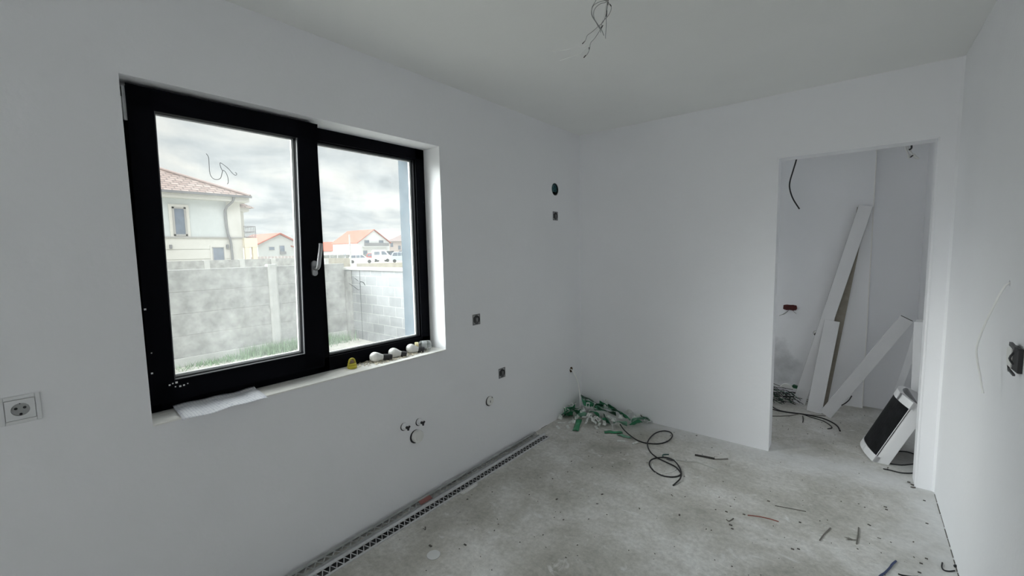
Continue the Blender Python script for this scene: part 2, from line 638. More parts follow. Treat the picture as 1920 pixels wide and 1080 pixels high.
# ================================================================== THINGS ON THE SILL
SILL = WZ1 + .003


def bulb(px, py, qx, qy, label, xs=-.105, lift=.0):
    a = hit(px, py, 0, xs)
    b = hit(qx, qy, 0, xs + .028)
    a.z = SILL + .030 + lift
    b.z = SILL + .018
    d = (b - a).normalized()
    t = empty('light_bulb', label, 'light bulb', 'bulbs on the window sill', loc=(a.x, a.y, SILL))
    M = Matrix.Translation(-t.location) @ frame_to(d, a)
    MB().lathe([(.0001, -.0295), (.012, -.0275), (.021, -.021), (.027, -.011), (.0295, 0), (.0285, .006)], M).build('diffuser', mat('opal_bulb', (.88, .87, .84), .35), t, True)
    MB().lathe([(.0285, .006), (.0285, .009), (.0275, .013), (.024, .024), (.0185, .038), (.0155, .050), (.0150, .056)], M).build('body', WPLASTIC, t, True)
    return t, M


t, M = bulb(702, 660, 728, 669, 'white bulb with a long black socket sleeve, leftmost of three on the sill')
MB().lathe([(.0165, .048), (.0185, .054), (.0185, .092), (.0165, .100), (.0001, .1005)], M).build('socket_sleeve', DPLASTIC, t, True)
t, M = bulb(737, 655, 753, 667, 'white bulb with torn black sleeve, middle one of three on the sill')
MB().lathe([(.0165, .046), (.0205, .056), (.0195, .074), (.021, .080), (.0001, .0805)], M, 9).build('socket_sleeve', DPLASTIC, t, True)
t, M = bulb(770, 650, 786, 660, 'white bulb with black sleeve lying against the clear jar')
MB().lathe([(.0165, .046), (.0215, .056), (.0205, .074), (.021, .082), (.0001, .0825)], M, 9).build('socket_sleeve', DPLASTIC, t, True)
# clear jar lying on its side
ja = hit(781, 641, 0, -.118)
jb = hit(805, 652, 0, -.075)
ja.z = SILL + .034
jb.z = SILL + .033
t = empty('plastic_jar', 'clear plastic jar lying on its side at the right end of the sill', 'jar', loc=(ja.x, ja.y, SILL))
M = Matrix.Translation(-t.location) @ frame_to(jb - ja, ja)
L = (jb - ja).length + .012
MB().lathe([(.022, .012), (.026, .016), (.031, .026), (.032, .04), (.032, L - .02), (.030, L - .008), (.022, L), (.0001, L + .001)], M).build('jar_body', CLEAR, t, True)
MB().lathe([(.0001, .010), (.0245, .010), (.0245, -.010), (.0225, -.012), (.0001, -.012)], M).build('jar_mouth', mat('yellowed_plastic', (.78, .70, .42), .5), t, True)
MB().lathe([(.0290, .034), (.0295, .035), (.0295, .062), (.0290, .063)], M).build('jar_label', mat('silver_label', (.60, .61, .62), .3, .5), t, True)
# yellow object
yb = hit(660, 684, 0, -.095)
t = empty('yellow_laser_level', 'small yellow round gadget with an arched ring top on the window sill', 'gadget', loc=(-.095, yb.y, SILL))
t.name = 'yellow_vial_holder'
YEL = mat('mustard_plastic', (.55, .47, .04), .45)
MB().lathe([(.024, 0), (.026, .003), (.026, .016), (.022, .019), (.024, .023), (.023, .028), (.0001, .028)]).build('base', YEL, t, True)
g = MB()
g.tube([(.0, -.017, .024), (0, -.018, .036), (0, -.012, .049), (0, 0, .054), (0, .012, .049), (0, .018, .036), (0, .017, .024)], .0052, 8, 4)
g.build('arched_ring', YEL, t, True)
MB().prism([(-.004, .013 * math.cos(a), .034 + .012 * math.sin(a)) for a in [2 * math.pi * k / 16 for k in range(16)]], (.008, 0, 0)).build(
    'vial', mat('brown_vial', (.30, .20, .13), .3), t)
# paper sheet drooping over the edge
g = MB()
nx, ny = 14, 20
pc = [hit(328, 765, 2, SILL), hit(343, 791, 0, .045), hit(502, 751, 0, .045), hit(470, 731, 2, SILL)]
vs = []
for i in range(nx + 1):
    u = i / nx
    for j in range(ny + 1):
        v = j / ny
        a = Vector((-.142, .452, SILL + .001)).lerp(Vector((-.142, .765, SILL + .001)), v)
        b = Vector((.050, .440, SILL)).lerp(Vector((.052, .752, SILL)), v)
        q = a.lerp(b, u)
        q.z = SILL + .0065 + .0025 * math.sin(v * 7 + u * 3) + .002 * math.sin(v * 15)
        if u > .8:
            q.z -= (u - .8) * .02
        if u < .15:
            q.z += (.15 - u) * .05
        vs.append(q)
fs = [[i * (ny + 1) + j, (i + 1) * (ny + 1) + j, (i + 1) * (ny + 1) + j + 1, i * (ny + 1) + j + 1] for i in range(nx) for j in range(ny)]
g.add(vs, fs)


def paper_mat():
    m = bpy.data.materials.new('printed_plan_paper')
    m.use_nodes = True
    t = m.node_tree
    b = t.nodes['Principled BSDF']
    b.inputs['Roughness'].default_value = .8
    co = N(t, 'ShaderNodeTexCoord')
    br = N(t, 'ShaderNodeTexBrick', Scale=9.0)
    br.inputs['Color1'].default_value = (.90, .91, .95, 1)
    br.inputs['Color2'].default_value = (.92, .93, .97, 1)
    br.inputs['Mortar'].default_value = (.60, .62, .70, 1)
    br.inputs['Mortar Size'].default_value = .03
    mp = N(t, 'ShaderNodeMapping')
    mp.inputs['Scale'].default_value = (1.0, .8, 1)
    mp.inputs['Rotation'].default_value = (0, 0, R(90))
    t.links.new(co.outputs['Generated'], mp.inputs[0])
    t.links.new(mp.outputs[0], br.inputs['Vector'])
    nz = N(t, 'ShaderNodeTexNoise', Scale=16.0, Detail=4.0, Roughness=.7)
    t.links.new(co.outputs['Generated'], nz.inputs['Vector'])
    rp = ramp(t, [(.34, (.45, .47, .58)), (.42, (1, 1, 1))], nz.outputs['Fac'])
    mx = N(t, 'ShaderNodeMix', data_type='RGBA', blend_type='MULTIPLY')
    mx.inputs[0].default_value = .8
    t.links.new(br.outputs[0], mx.inputs[6])
    t.links.new(rp.outputs[0], mx.inputs[7])
    t.links.new(mx.outputs[2], b.inputs['Base Color'])
    return m


pp = g.build('paper_sheet', paper_mat(), smooth=True)
sol = pp.modifiers.new('thickness', 'SOLIDIFY')
sol.thickness = .0006
tag(pp, 'printed paper sheet hanging slightly over the front edge of the window sill', 'paper')
# crumbs and husks
g = MB()
for k in range(330):
    y = random.triangular(1.20, 1.84, 1.55)
    x = -.145 + .11 * random.random() ** 1.3
    if y < 1.3:
        x = -.07 - .06 * random.random()
    s_ = random.uniform(.002, .0075)
    M = Matrix.Translation((x, y, SILL + .002 + .006 * random.random())) @ Matrix.Rotation(random.random() * 6, 4, 'Z') @ Matrix.Rotation(random.uniform(-.5, .5), 4, 'X')
    g.box((-s_, -s_ * .5, -.001), (s_, s_ * .5, .001), M)
crm = mat('pale_crumbs', (.66, .60, .48), .8, var=.35, vscale=90)
tag(g.build('plaster_crumbs', crm), 'pale crumbs and chips scattered along the right half of the sill', 'crumbs', kind='stuff')

# ================================================================== ON THE LEFT WALL
def wall_box(px, py, name, label, w=.076, h=.076):
    c = hit(px, py, 0, 0)
    t = empty(name, label, 'socket', 'bare sockets on the left wall', loc=(0, c.y, c.z))
    m = MB()
    m.box((0, -w / 2, -h / 2), (.003, -.028, h / 2)).box((0, .028, -h / 2), (.003, w / 2, h / 2))
    m.box((0, -.03, .028), (.003, .03, h / 2)).box((0, -.03, -h / 2), (.003, .03, -.028))
    m.build('mounting_plate', mat('dull_metal_plate', (.22, .225, .23), .5, .4), t, bevel=.001)
    MB().lathe([(.0295, -.001), (.0295, .0065), (.024, .007), (.023, .002), (.0001, .002)], frame_to((1, 0, 0))).build('socket_insert', mat('black_insert', (.03, .03, .032), .5), t, True)
    MB().box((.002, -.011, -.012), (.012, .009, .013)).tube([(.004, -.012, -.018), (.012, 0, -.020), (.006, .012, -.014)], .003, 6).build(
        'contact_block', mat('grey_contact', (.16, .16, .165), .5), t, bevel=.001)
    return t


wall_box(1041, 405, 'electrical_socket', 'small bare socket right below the dark duct hole')
wall_box(893, 599, 'electrical_socket', 'bare socket on the wall just right of the window')
wall_box(941, 699, 'electrical_socket', 'bare socket right above the round capped outlet')
# vent duct
t = empty('vent_duct', 'dark oval duct hole stuffed with teal plastic, high on the left wall', 'duct', loc=(-.02, VENT.y, VENT.z))
M = frame_to((1, 0, 0), (0, 0, 0), (0, 0, 1))
MB().lathe([(.0505, -.09), (.0505, .018), (.0475, .018), (.0475, -.088), (.0001, -.088)], M, 20).build('duct_sleeve', mat('black_duct', (.008, .010, .011), .5), t, True)
g = MB()
vs = []
for i in range(9):
    for j in range(9):
        y = (i - 4) / 4 * .044
        z = .012 + (j - 4) / 4 * .034
        vs.append((.006 + .012 * noise.noise(Vector((i * .9, j * .8, 2))), y * (1 - .2 * abs(j - 4) / 4), z))
g.add(vs, [[i * 9 + j, i * 9 + j + 1, (i + 1) * 9 + j + 1, (i + 1) * 9 + j] for i in range(8) for j in range(8)])
sol = g.build('plastic_plug', mat('teal_plastic_film', (.012, .075, .085), .3), t).modifiers.new('thickness', 'SOLIDIFY')
sol.thickness = .002
# round white cap
c = hit(917, 752, 0, 0)
t = empty('outlet_cap', 'round white cap over a wall outlet, below the two bare sockets', 'cap', loc=(0, c.y, c.z))
MB().lathe([(.036, 0), (.036, .004), (.0001, .004)], frame_to((1, 0, 0))).build('backing_ring', mat('black_insert', (0, 0, 0)), t)
M = Matrix.Translation((.004, .005, .003)) @ frame_to((1, -.08, 0))
MB().lathe([(.034, 0), (.034, .006), (.030, .010), (.0001, .011)], M).build('cap_disc', WPLASTIC, t, True)
MB().box((.012, -.004, -.008), (.017, .001, .008)).box((.010, .014, .022), (.018, .020, .030)).build('tab', mat('grey_contact', (0, 0, 0)), t)
# two valves and the drain
for (px, py, lb) in ((757, 800, 'capped water outlet with a black valve key, left of the pair above the drain'),
                     (785, 791, 'capped water outlet with a black valve key, right of the pair above the drain')):
    c = hit(px, py, 0, 0)
    t = empty('water_outlet', lb, 'outlet', 'water outlets on the left wall', loc=(0, c.y, c.z))
    MB().lathe([(.024, 0), (.024, .003), (.0001, .003)], frame_to((1, 0, 0))).build('gap_ring', DPLASTIC, t)
    MB().lathe([(.0225, 0), (.0225, .006), (.013, .008), (.012, .02), (.011, .022), (.0001, .022)], Matrix.Translation((.001, .003, .002)) @ frame_to((1, 0, 0))).build('flange', PAINT, t, True)
    g = MB()
    g.lathe([(.0075, .018), (.0085, .03), (.0085, .042), (.0001, .042)], Matrix.Translation((0, .003, 0)) @ frame_to((1, 0, 0)))
    g.tube([(.038, -.010, .006), (.038, .003, .0), (.038, .016, .008)], .006, 8).tube([(.038, .003, 0), (.038, .004, -.014)], .0062, 8)
    g.build('valve_key', DPLASTIC, t, True)
c = hit(779, 818, 0, 0)
t = empty('drain_outlet', 'large round white drain cap under the two water outlets', 'drain', loc=(0, c.y, c.z))
MB().lathe([(.042, 0), (.042, .003), (.0001, .003)], frame_to((1, 0, 0))).build('gap_ring', DPLASTIC, t)
MB().lathe([(.038, 0), (.038, .024), (.035, .028), (.030, .029), (.0001, .029)], Matrix.Translation((.001, .006, .002)) @ frame_to((1, .0, 0))).build('cap_disc', WPLASTIC, t, True)
MB().tube([(.026, -.010, .016), (.034, -.016, -.002), (.028, -.008, -.018)], .003, 6).build('pull_tab', WPLASTIC, t, True)
# finished socket far left
t = empty('wall_socket', 'finished white wall socket with cover frame left of the window', 'socket', loc=(0, .0355, 1.0695))
g = MB()
w_ = .0455
g.box((0, -w_, -w_), (.007, -.0335, w_)).box((0, .0335, -w_), (.007, w_, w_)).box((0, -.034, .0335), (.007, .034, w_)).box((0, -.034, -w_), (.007, .034, -.0335))
g.build('cover_frame', mat('white_socket_plastic', (.72, .73, .74), .35), t, bevel=.002)
ins = MB().box((0, -.0325, -.0325), (.0085, .0325, .0325)).build('socket_plate', MATS['white_socket_plastic'], t, bevel=.0015)
bpy.context.view_layer.update()
cut(ins, [MB().lathe([(.0205, .0018), (.0215, .02)], Matrix.Translation(t.location) @ frame_to((1, 0, 0)), 32)])
rec = MB().lathe([(.0203, .0002), (.0203, .0022), (.0001, .0022)], frame_to((1, 0, 0)), 32).build('recess', mat('socket_recess', (.36, .37, .37), .4), t)
g = MB()
for y in (-.0095, .0095):
    g.lathe([(.0040, .002), (.0040, .0034), (.0001, .0034)], Matrix.Translation((0, y, .0035)) @ frame_to((1, 0, 0)), 12)
g.lathe([(.0036, .002), (.0036, .0048), (.0001, .0048)], Matrix.Translation((0, 0, -.016)) @ frame_to((1, 0, 0)), 12)
g.box((.002, -.0015, .017), (.0042, .0015, .020))
g.build('contact_hole', DPLASTIC, rec)
# corner cable hanging from its hole
g = MB()
g.tube([CHOLE + Vector((-.04, 0, 0)), CHOLE + Vector((.002, 0, 0)), hit(1078, 703, 0, .045), hit(1084, 718, 0, .07), hit(1087, 735, 0, .085), hit(1088, 752, 0, .09), hit(1088, 768, 0, .09)], .0062, 8, 4)
tag(g.build('wall_cable', CWHITE, smooth=True), 'white cable hanging out of a brown hole into the green plastic heap', 'cable')
MB().lathe([(.0255, -.058), (.0255, .001), (.0235, .001), (.0235, -.056), (.0001, -.056)], frame_to((1, 0, 0), CHOLE), 14).build(
    'trim_4', mat('brown_hole_lining', (.16, .10, .06), .9), kind='structure')

# ================================================================== RIGHT WALL
cp = [RH + Vector((.03, 0, 0)), RH, hit(1878, 546, 1, 2.31), hit(1862, 577, 1, 2.305), hit(1848, 605, 1, 2.30), hit(1836, 635, 1, 2.29), hit(1831, 655, 1, 2.285), hit(1833, 680, 1, 2.28), hit(1838, 705, 1, 2.27), hit(1843, 737, 1, 2.27)]
g = MB()
g.tube(cp, .0032, 8, 4)
tag(g.build('wall_cable', CWHITE, smooth=True), 'white cable curving out of a small hole in the right wall', 'cable')
c = Vector((XR, 2.118, 1.162))
t = empty('switch_box', 'open switch box with white cover and black insides on the right wall', 'switch box', loc=c)
MB().box((-.012, -.05, -.040), (-.0005, .030, .040)).build('box_insert', DPLASTIC, t, bevel=.002)
MB().prism([(-.004, .016, .036), (-.010, .040, .030), (-.010, .044, -.010), (-.008, .036, -.030), (-.004, .016, -.036)], (-.012, -.004, 0)).build('cover', WPLASTIC, t, bevel=.002)
g = MB()
g.beam((-.018, .014, .046), (-.018, -.05, .040), .008, .012).beam((-.018, .016, -.040), (-.018, -.05, -.046), .006, .006).beam((-.016, .036, -.030), (-.018, .010, -.046), .005, .005)
g.tube([(-.012, 0, .02), (-.022, -.006, .0), (-.012, -.002, -.02)], .003, 6)
g.build('metal_claw', mat('dark_metal', (.08, .08, .085), .4, .6), t)

# ================================================================== CEILING WIRES
HOLE = Vector((1.275, 1.60, HZ))
cw = empty('ceiling_wires', 'bunch of thin loose wires hanging from the ceiling for a lamp', 'wires', loc=HOLE)
MB().lathe([(.028, -.003), (.028, .0), (.0001, .0)], Matrix.Translation((0, 0, 0))).build('hole_ring', DPLASTIC, cw)


def wire(pts, y0, y1, start=True, m=CGREY, r=.0013):
    P = []
    n = len(pts) - 1
    for i, (x, y) in enumerate(pts):
        P.append(hit(1060 + x / 9, y / 9, 1, y0 + (y1 - y0) * i / n))
    if start:
        P = [HOLE + Vector((random.uniform(-.006, .006), random.uniform(-.006, .006), 0)), HOLE.lerp(P[0], .5) + Vector((random.uniform(-.01, .01), 0, 0))] + P
    MB().tube([p - HOLE for p in P], r, 6, 4).build('wire', m, cw, True)


wire([(705, 0), (692, 150), (690, 300), (690, 450), (678, 600), (680, 650)], 1.63, 1.66)
wire([(722, 0), (715, 80), (690, 230), (640, 370), (560, 440), (450, 540), (370, 600), (340, 680), (290, 740)], 1.64, 1.70)
wire([(690, 0), (680, 40), (600, 60), (520, 120), (480, 200), (485, 300), (540, 420), (590, 500), (595, 550)], 1.62, 1.66)
wire([(700, 0), (660, 12), (560, 40), (480, 90), (440, 180), (450, 270), (520, 380), (600, 480), (650, 600)], 1.62, 1.68)
wire([(715, 0), (740, 60), (772, 100), (770, 170), (720, 270), (620, 380), (600, 480), (500, 640), (430, 720), (410, 820), (380, 900), (320, 970)], 1.63, 1.72)
wire([(712, 0), (700, 100), (660, 300), (600, 420), (480, 530), (420, 690), (340, 770), (200, 800), (0, 845), (-220, 865)], 1.64, 1.76, m=CWHITE, r=.0010)
wire([(708, 0), (680, 100), (650, 280), (570, 460), (450, 590), (430, 700), (360, 800), (240, 910), (100, 960), (-90, 1020)], 1.64, 1.76, m=CWHITE, r=.0010)
wire([(700, 0), (560, -40), (500, 40), (450, 130), (450, 250), (540, 400), (600, 500)], 1.62, 1.66)


def wire_tip(a, b, y):
    P = [hit(1060 + a[0] / 9, a[1] / 9, 1, y) - HOLE, hit(1060 + b[0] / 9, b[1] / 9, 1, y) - HOLE]
    MB().tube(P, .0019, 6, 1).build('bared_end', DPLASTIC, cw)


wire_tip((335, 690), (285, 742), 1.697)
wire_tip((405, 840), (400, 800), 1.712)
wire_tip((345, 930), (310, 975), 1.718)
wire_tip((635, 425), (605, 480), 1.67)
wire_tip((750, 70), (775, 105), 1.64)
wire_tip((722, 0), (718, 85), 1.638)
wire_tip((700, 180), (694, 280), 1.64)


# ================================================================== FLOOR: METAL BEADS ALONG THE LEFT WALL
def fx(px, py, z=0.0):
    return hit(px, py, 2, z)


def perforated(m, y0, y1, xa, za, xb, zb, pitch, rail, t):
    """flat perforated leg from line a to line b along y: two rails and zigzag bars, real triangular holes"""
    A, B = Vector((xa, 0, za)), Vector((xb, 0, zb))
    d = B - A
    nrm = Vector((-d.z, 0, d.x)).normalized() * .0008

    def q(u, y):
        return A + d * u + Vector((0, y, 0))
    for (u0, u1) in ((0, rail), (1 - rail, 1)):
        m.prism([q(u0, y0), q(u1, y0), q(u1, y1), q(u0, y1)], nrm)
    y = y0
    k = 0
    while y < y1 - pitch:
        a, b = (rail, 1 - rail) if k % 2 == 0 else (1 - rail, rail)
        m.prism([q(a, y - t), q(a, y + t), q(b, y + pitch + t), q(b, y + pitch - t)], nrm)
        y += pitch
        k += 1


g = MB()
yA, yB = .25, 2.83
perforated(g, yA, yB, .108, .017, .156, .003, .0185, .17, .0024)
g.prism([(.074, yA, .004), (.074, yA, .005), (.100, yA, .020), (.112, yA, .017), (.112, yA, .016), (.1, yA, .018)], (0, yB - yA, 0))
g.prism([(.150, yA, .000), (.158, yA, .000), (.158, yA, .0035), (.150, yA, .0035)], (0, yB - yA, 0))
t = g.build('corner_bead', ZINC)
MB().box((.104, yA, .0), (.150, yB, .0025)).build('hole_shade_strip', mat('painted_hole_shade', (.07, .072, .075), .6, .3), t)  # dark strip added as painted shade behind the triangular holes
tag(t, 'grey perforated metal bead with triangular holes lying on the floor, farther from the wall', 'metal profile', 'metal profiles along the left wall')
g = MB()
g.prism([(.020, yA, .010), (.0255, yA, .024), (.0265, yA, .0235), (.022, yA, .010)], (0, 2.80 - yA, 0))
perforated(g, yA, 2.80, .026, .0235, .074, .0015, .024, .26, .0035)
g.prism([(.020, yA, 0), (.022, yA, 0), (.022, yA, .011), (.020, yA, .011)], (0, 2.80 - yA, 0))
t = g.build('corner_bead', mat('dull_zinc', (.36, .37, .37), .55, .3, var=.15, vscale=20))
tag(t, 'duller perforated metal bead lying right against the left wall', 'metal profile', 'metal profiles along the left wall')
g = MB().prism([(.040, 1.56, .0195), (.066, 1.56, .007), (.067, 1.56, .009), (.041, 1.56, .0215)], (0, .09, 0))
tag(g.build('sticker', mat('faded_red_sticker', (.25, .10, .09), .7, var=.2)), 'faded red sticker on the metal bead nearest the wall', 'sticker')
g = MB().box((.160, 1.80, .0), (.180, 1.94, .006)).box((.176, 1.80, 0), (.182, 1.94, .014))
tag(g.build('plastic_offcut', WPLASTIC, bevel=.001), 'short white plastic strip beside the perforated bead', 'offcut')
c = fx(813, 1041)
t = MB().lathe([(.034, 0), (.035, .002), (.034, .0035), (.0001, .004)], None, 28).build('plastic_disc', mat('pale_disc', (.68, .69, .69), .6), loc=(c.x, c.y, 0), smooth=True)
tag(t, 'pale round disc lying on the floor in front of the metal beads', 'disc')


# ================================================================== FLOOR: THE GREEN HEAP
def mound(x, y):
    d = math.hypot((x - .16) / .62, (y - 3.57) / .42)
    return .115 * max(0, 1 - d) ** 1.15


def on_mound(px, py, lift=0.0):
    z = 0
    q = fx(px, py)
    for _ in range(25):
        q = hit(px, py, 2, z)
        q.x = max(q.x, .012)
        q.y = min(q.y, YB - .012)
        z = z * .5 + .5 * (mound(q.x, q.y) + lift)
    q.z = max(z, .002)
    return q


G1 = mat('green_plastic_film', (.03, .24, .11), .35, var=.3, vscale=25, spec=.6)
G2 = mat('dark_green_plastic', (.012, .10, .045), .35, var=.2, vscale=25)
G3 = mat('pale_green_film', (.16, .36, .25), .35, var=.2, vscale=30)
CLIPM = mat('translucent_white_plastic', (.80, .82, .80), .35, var=.08, vscale=30)


def ribbon(px0, py0, px1, py1, w, m, lift=.012, label='crumpled green plastic strip in the heap in the corner', grp='green plastic strips in the corner heap', name='plastic_strip', curl=.012, tilt=None):
    a, b = on_mound(px0, py0, lift), on_mound(px1, py1, lift)
    d = b - a
    L = d.length
    d.normalize()
    w *= 1.45
    tl = random.uniform(.5, 1.15) if tilt is None else tilt
    n0 = Vector((0, 0, 1))
    sdv = d.cross(n0).normalized()
    vs = []
    ns = 9
    ph = random.random() * 6
    for i in range(ns):
        u = i / (ns - 1)
        c = a.lerp(b, u)
        c.z += curl * math.sin(u * math.pi) + .004 * math.sin(u * 11 + ph)
        an = tl + (.5 if tilt is None else .15) * math.sin(u * 4 + ph)
        wd = sdv * math.cos(an) + n0 * abs(math.sin(an))
        for k in (-1, -.3, .35, 1):
            q = c + wd * (w / 2 * k) + n0 * (.004 * (1 - k * k))
            q.x = max(q.x, .004)
            q.y = min(q.y, YB - .004)
            q.z = max(q.z, .003)
            vs.append(q)
    m_ = MB().add([v - a for v in vs], [[i * 4 + k, i * 4 + k + 1, (i + 1) * 4 + k + 1, (i + 1) * 4 + k] for i in range(ns - 1) for k in range(3)])
    o = m_.build(name, m, smooth=True, loc=a)
    s2 = o.modifiers.new('thickness', 'SOLIDIFY')
    s2.thickness = .0015
    s2.offset = 0
    tag(o, label, 'plastic strip', grp)
    return o


GL = 'crumpled green plastic strip in the heap in the corner'
for a in [(1050, 778, 1078, 764, .045, G1), (1056, 772, 1084, 766, .05, G1), (1066, 776, 1089, 772, .04, G1), (1062, 768, 1086, 776, .04, G2),
          (1092, 742, 1117, 756, .028, G2), (1091, 748, 1104, 762, .06, G1), (1096, 750, 1116, 762, .05, G3), (1100, 756, 1124, 768, .04, G1),
          (1112, 762, 1132, 764, .045, G2), (1114, 768, 1155, 777, .035, G2), (1118, 764, 1150, 771, .03, G3), (1124, 756, 1148, 768, .03, G1),
          (1140, 762, 1168, 779, .03, G2), (1146, 766, 1176, 783, .03, G3), (1165, 778, 1183, 788, .03, G1), (1128, 784, 1142, 792, .045, G1),
          (1132, 780, 1141, 794, .03, G2), (1180, 797, 1202, 792, .035, G1), (1184, 790, 1212, 786, .03, G3), (1202, 780, 1222, 791, .028, G2),
          (1150, 792, 1176, 796, .03, G3), (1076, 782, 1100, 778, .03, G3), (1104, 772, 1124, 780, .03, G1), (1056, 781, 1074, 776, .03, G2)]:
    ribbon(*a, label=GL)
ribbon(1079, 808, 1086, 787, .035, G1, .004, 'flat green plastic strip lying on the floor left of the heap', None, curl=.002, tilt=0)
ribbon(1133, 810, 1167, 811, .035, G1, .004, 'wide green plastic strip on the floor in front of the heap', None, curl=.003, tilt=0)
ribbon(1158, 814, 1182, 821, .03, G3, .004, 'pale green plastic strip on the floor near the black cable end', None, curl=.002, tilt=0)


def clip_mesh():
    m = MB()
    # levelling clip: foot plate, two posts and a bridge, slot between them
    m.box((-.016, -.014, 0), (.016, .014, .0016))
    m.box((-.013, -.001, 0), (-.008, .001, .034)).box((.008, -.001, 0), (.013, .001, .034)).box((-.013, -.001, .028), (.013, .001, .036))
    return m


def tab_mesh():
    m = MB()
    m.box((-.022, -.009, 0), (-.004, .009, .0015)).box((.004, -.009, 0), (.030, .009, .0015)).box((-.006, -.009, 0), (.006, -.004, .0015)).box((-.006, .004, 0), (.006, .009, .0015))
    return m


c0 = clip_mesh().build('levelling_clip', CLIPM)
t0 = tab_mesh().build('plastic_tab', CLIPM)
CG = 'white plastic clips in the corner heap'
TG = 'white plastic tabs in the corner heap'
used = {c0.name: False, t0.name: False}


def place(src, px, py, label, cat, grp, sc=1.0, flat=False, lift=.014):
    if not used[src.name]:
        o = src
        used[src.name] = True
    else:
        o = src.copy()
        COL.objects.link(o)
        if 'group' in o:
            del o['group']
    o.location = on_mound(px, py, lift if not flat else .002)
    if flat:
        o.location.z = .0022
        o.rotation_euler = (0, 0, random.random() * 6.28)
    else:
        o.rotation_euler = (random.uniform(-1.2, 1.2), random.uniform(-1.0, 1.0), random.random() * 6.28)
    o.scale = (sc,) * 3
    tag(o, label, cat, grp)
    return o


for (x, y) in [(35, 700), (125, 690), (95, 780), (110, 790), (160, 800), (60, 860), (240, 860), (215, 905), (400, 850), (430, 880), (540, 760), (610, 850), (660, 880),
               (690, 930), (590, 700), (600, 660), (330, 780), (370, 740), (430, 750), (300, 800), (380, 830), (830, 790), (870, 780), (900, 850), (940, 830), (960, 860),
               (1000, 830), (740, 850), (560, 930), (505, 890)]:
    if y < 700 and x < 300:
        continue
    place(c0, 1040 + x / 6, 640 + y / 6, 'white slotted plastic clip in the heap in the corner', 'plastic clip', CG, random.uniform(.9, 1.25))
for (x, y) in [(210, 690), (235, 710), (390, 780), (360, 900), (460, 930), (500, 940), (640, 870), (650, 960), (720, 940), (600, 720), (620, 760), (870, 870), (900, 890),
               (780, 830), (850, 800), (1020, 880), (1060, 905), (560, 830), (470, 860), (440, 900), (330, 850), (270, 840), (1050, 890)]:
    place(t0, 1040 + x / 6, 640 + y / 6, 'flat white plastic tab in the heap in the corner', 'plastic tab', TG, random.uniform(.9, 1.3))
for (px, py, lb) in [(1046, 801, 'white plastic tab at the far left on the floor beside the heap'), (1054, 793, 'clear plastic tab behind the leftmost white one on the floor'),
                     (1065, 801, 'white plastic tab on the floor left of the flat green strip'), (1070, 789, 'clear plastic tab above the flat green strip on the floor'),
                     (1166, 827, 'white plastic tab lying on the floor in front, left of a pair'), (1190, 831, 'white plastic tab nearest to the black cable, on the floor'),
                     (1118, 799, 'white plastic tab at the front foot of the heap')]:
    place(t0, px, py, lb, 'plastic tab', None, 1.25, True)
o = t0


# ================================================================== FLOOR: CABLES AND WIRES IN THIS ROOM
def cable(name, pts, r, m, label, cat='cable', lift=0.0, over=None, ends=None, sm=5):
    P = []
    for i, (x, y) in enumerate(pts):
        z = r + (over[i] if over else 0)
        P.append(hit(x, y, 2, z))
    o = MB().tube(P, r, 8, sm).build(name, m, smooth=True)
    tag(o, label, cat)
    return o


bp_ = [(1163, 796), (1170, 806), (1181, 816), (1196, 826), (1213, 831), (1235, 832), (1252, 827), (1260.5, 818), (1257, 810.5), (1244, 808), (1229, 812), (1218, 822), (1214, 833),
       (1219, 847), (1232, 858), (1250, 867), (1266, 875), (1276, 886), (1275, 891), (1265, 894), (1254, 894), (1240, 891), (1226, 883), (1218, 872), (1220, 863), (1232, 858.5), (1250, 858), (1263, 863),
       (1272, 873), (1277, 885), (1276, 896), (1269, 904), (1262, 910)]
ov = [.03, .02, .012, .006, 0, 0, .004, .006, .006, .006, .008, .010, .012, .006, .003, .003, .003, .002, 0, 0, 0, 0, 0, 0, .002, .008, .010, .008, .006, .008, .008, .004, 0]
cable('black_cable', bp_, .0048, CBLACK, 'long black cable curled in two loops on the floor', over=ov)
cable('cable_offcut', [(1262, 861), (1285, 865), (1305, 866), (1325, 873), (1344, 880)], .004, mat('dull_white_sheath', (.50, .50, .47), .6), 'straightish white cable piece right of the black loop')
cable('plastic_ribbon', [(1264, 860), (1269, 868), (1268, 878), (1262, 884), (1250, 887), (1238, 890)], .003, CWHITE, 'thin white curled strip inside the black cable loop', 'strip')
cable('plastic_ribbon', [(1223, 870), (1226, 880), (1230, 888)], .003, CWHITE, 'short white strip at the left inside the black cable loop', 'strip')
t = empty('cable_offcut', 'short black sheathed cable piece with bare white wires at one end', 'cable', loc=(0, 0, 0))
P = [fx(1303, 853, .006), fx(1320, 856, .006), fx(1340, 860, .006)]
MB().tube(P, .0075, 8, 4).build('sheath', mat('dirty_black_sheath', (.025, .022, .02), .6, var=.6, vscale=160), t, True)
for k, off in enumerate((0, 2.2)):
    MB().tube([fx(1339, 859.5 + off * .5, .006), fx(1352, 859 + off, .006), fx(1365, 857.5 + off * 1.4, .005)], .0032, 6, 4).build('wire', CWHITE if k == 0 else CBROWN, t, True)
cable('teal_scrap', [(1243, 857), (1243, 853), (1247, 852), (1254, 852)], .0045, mat('dark_teal_plastic', (.03, .09, .08), .5), 'small dark teal hooked scrap above the cable loop', 'scrap')
cable('dark_scrap', [(1250, 860), (1256, 862), (1262, 863)], .006, mat('dark_metal', (0, 0, 0)), 'dark crumpled scrap on top edge of the cable loop', 'scrap')
cable('wire_offcut', [(1402, 966), (1420, 968), (1440, 972), (1460, 978)], .0028, CRED, 'thin red wire piece on the floor', 'wire')
cable('wire_offcut', [(1453, 948), (1480, 953), (1511, 959)], .0025, CBROWN, 'thin grey wire piece behind the red one on the floor', 'wire')
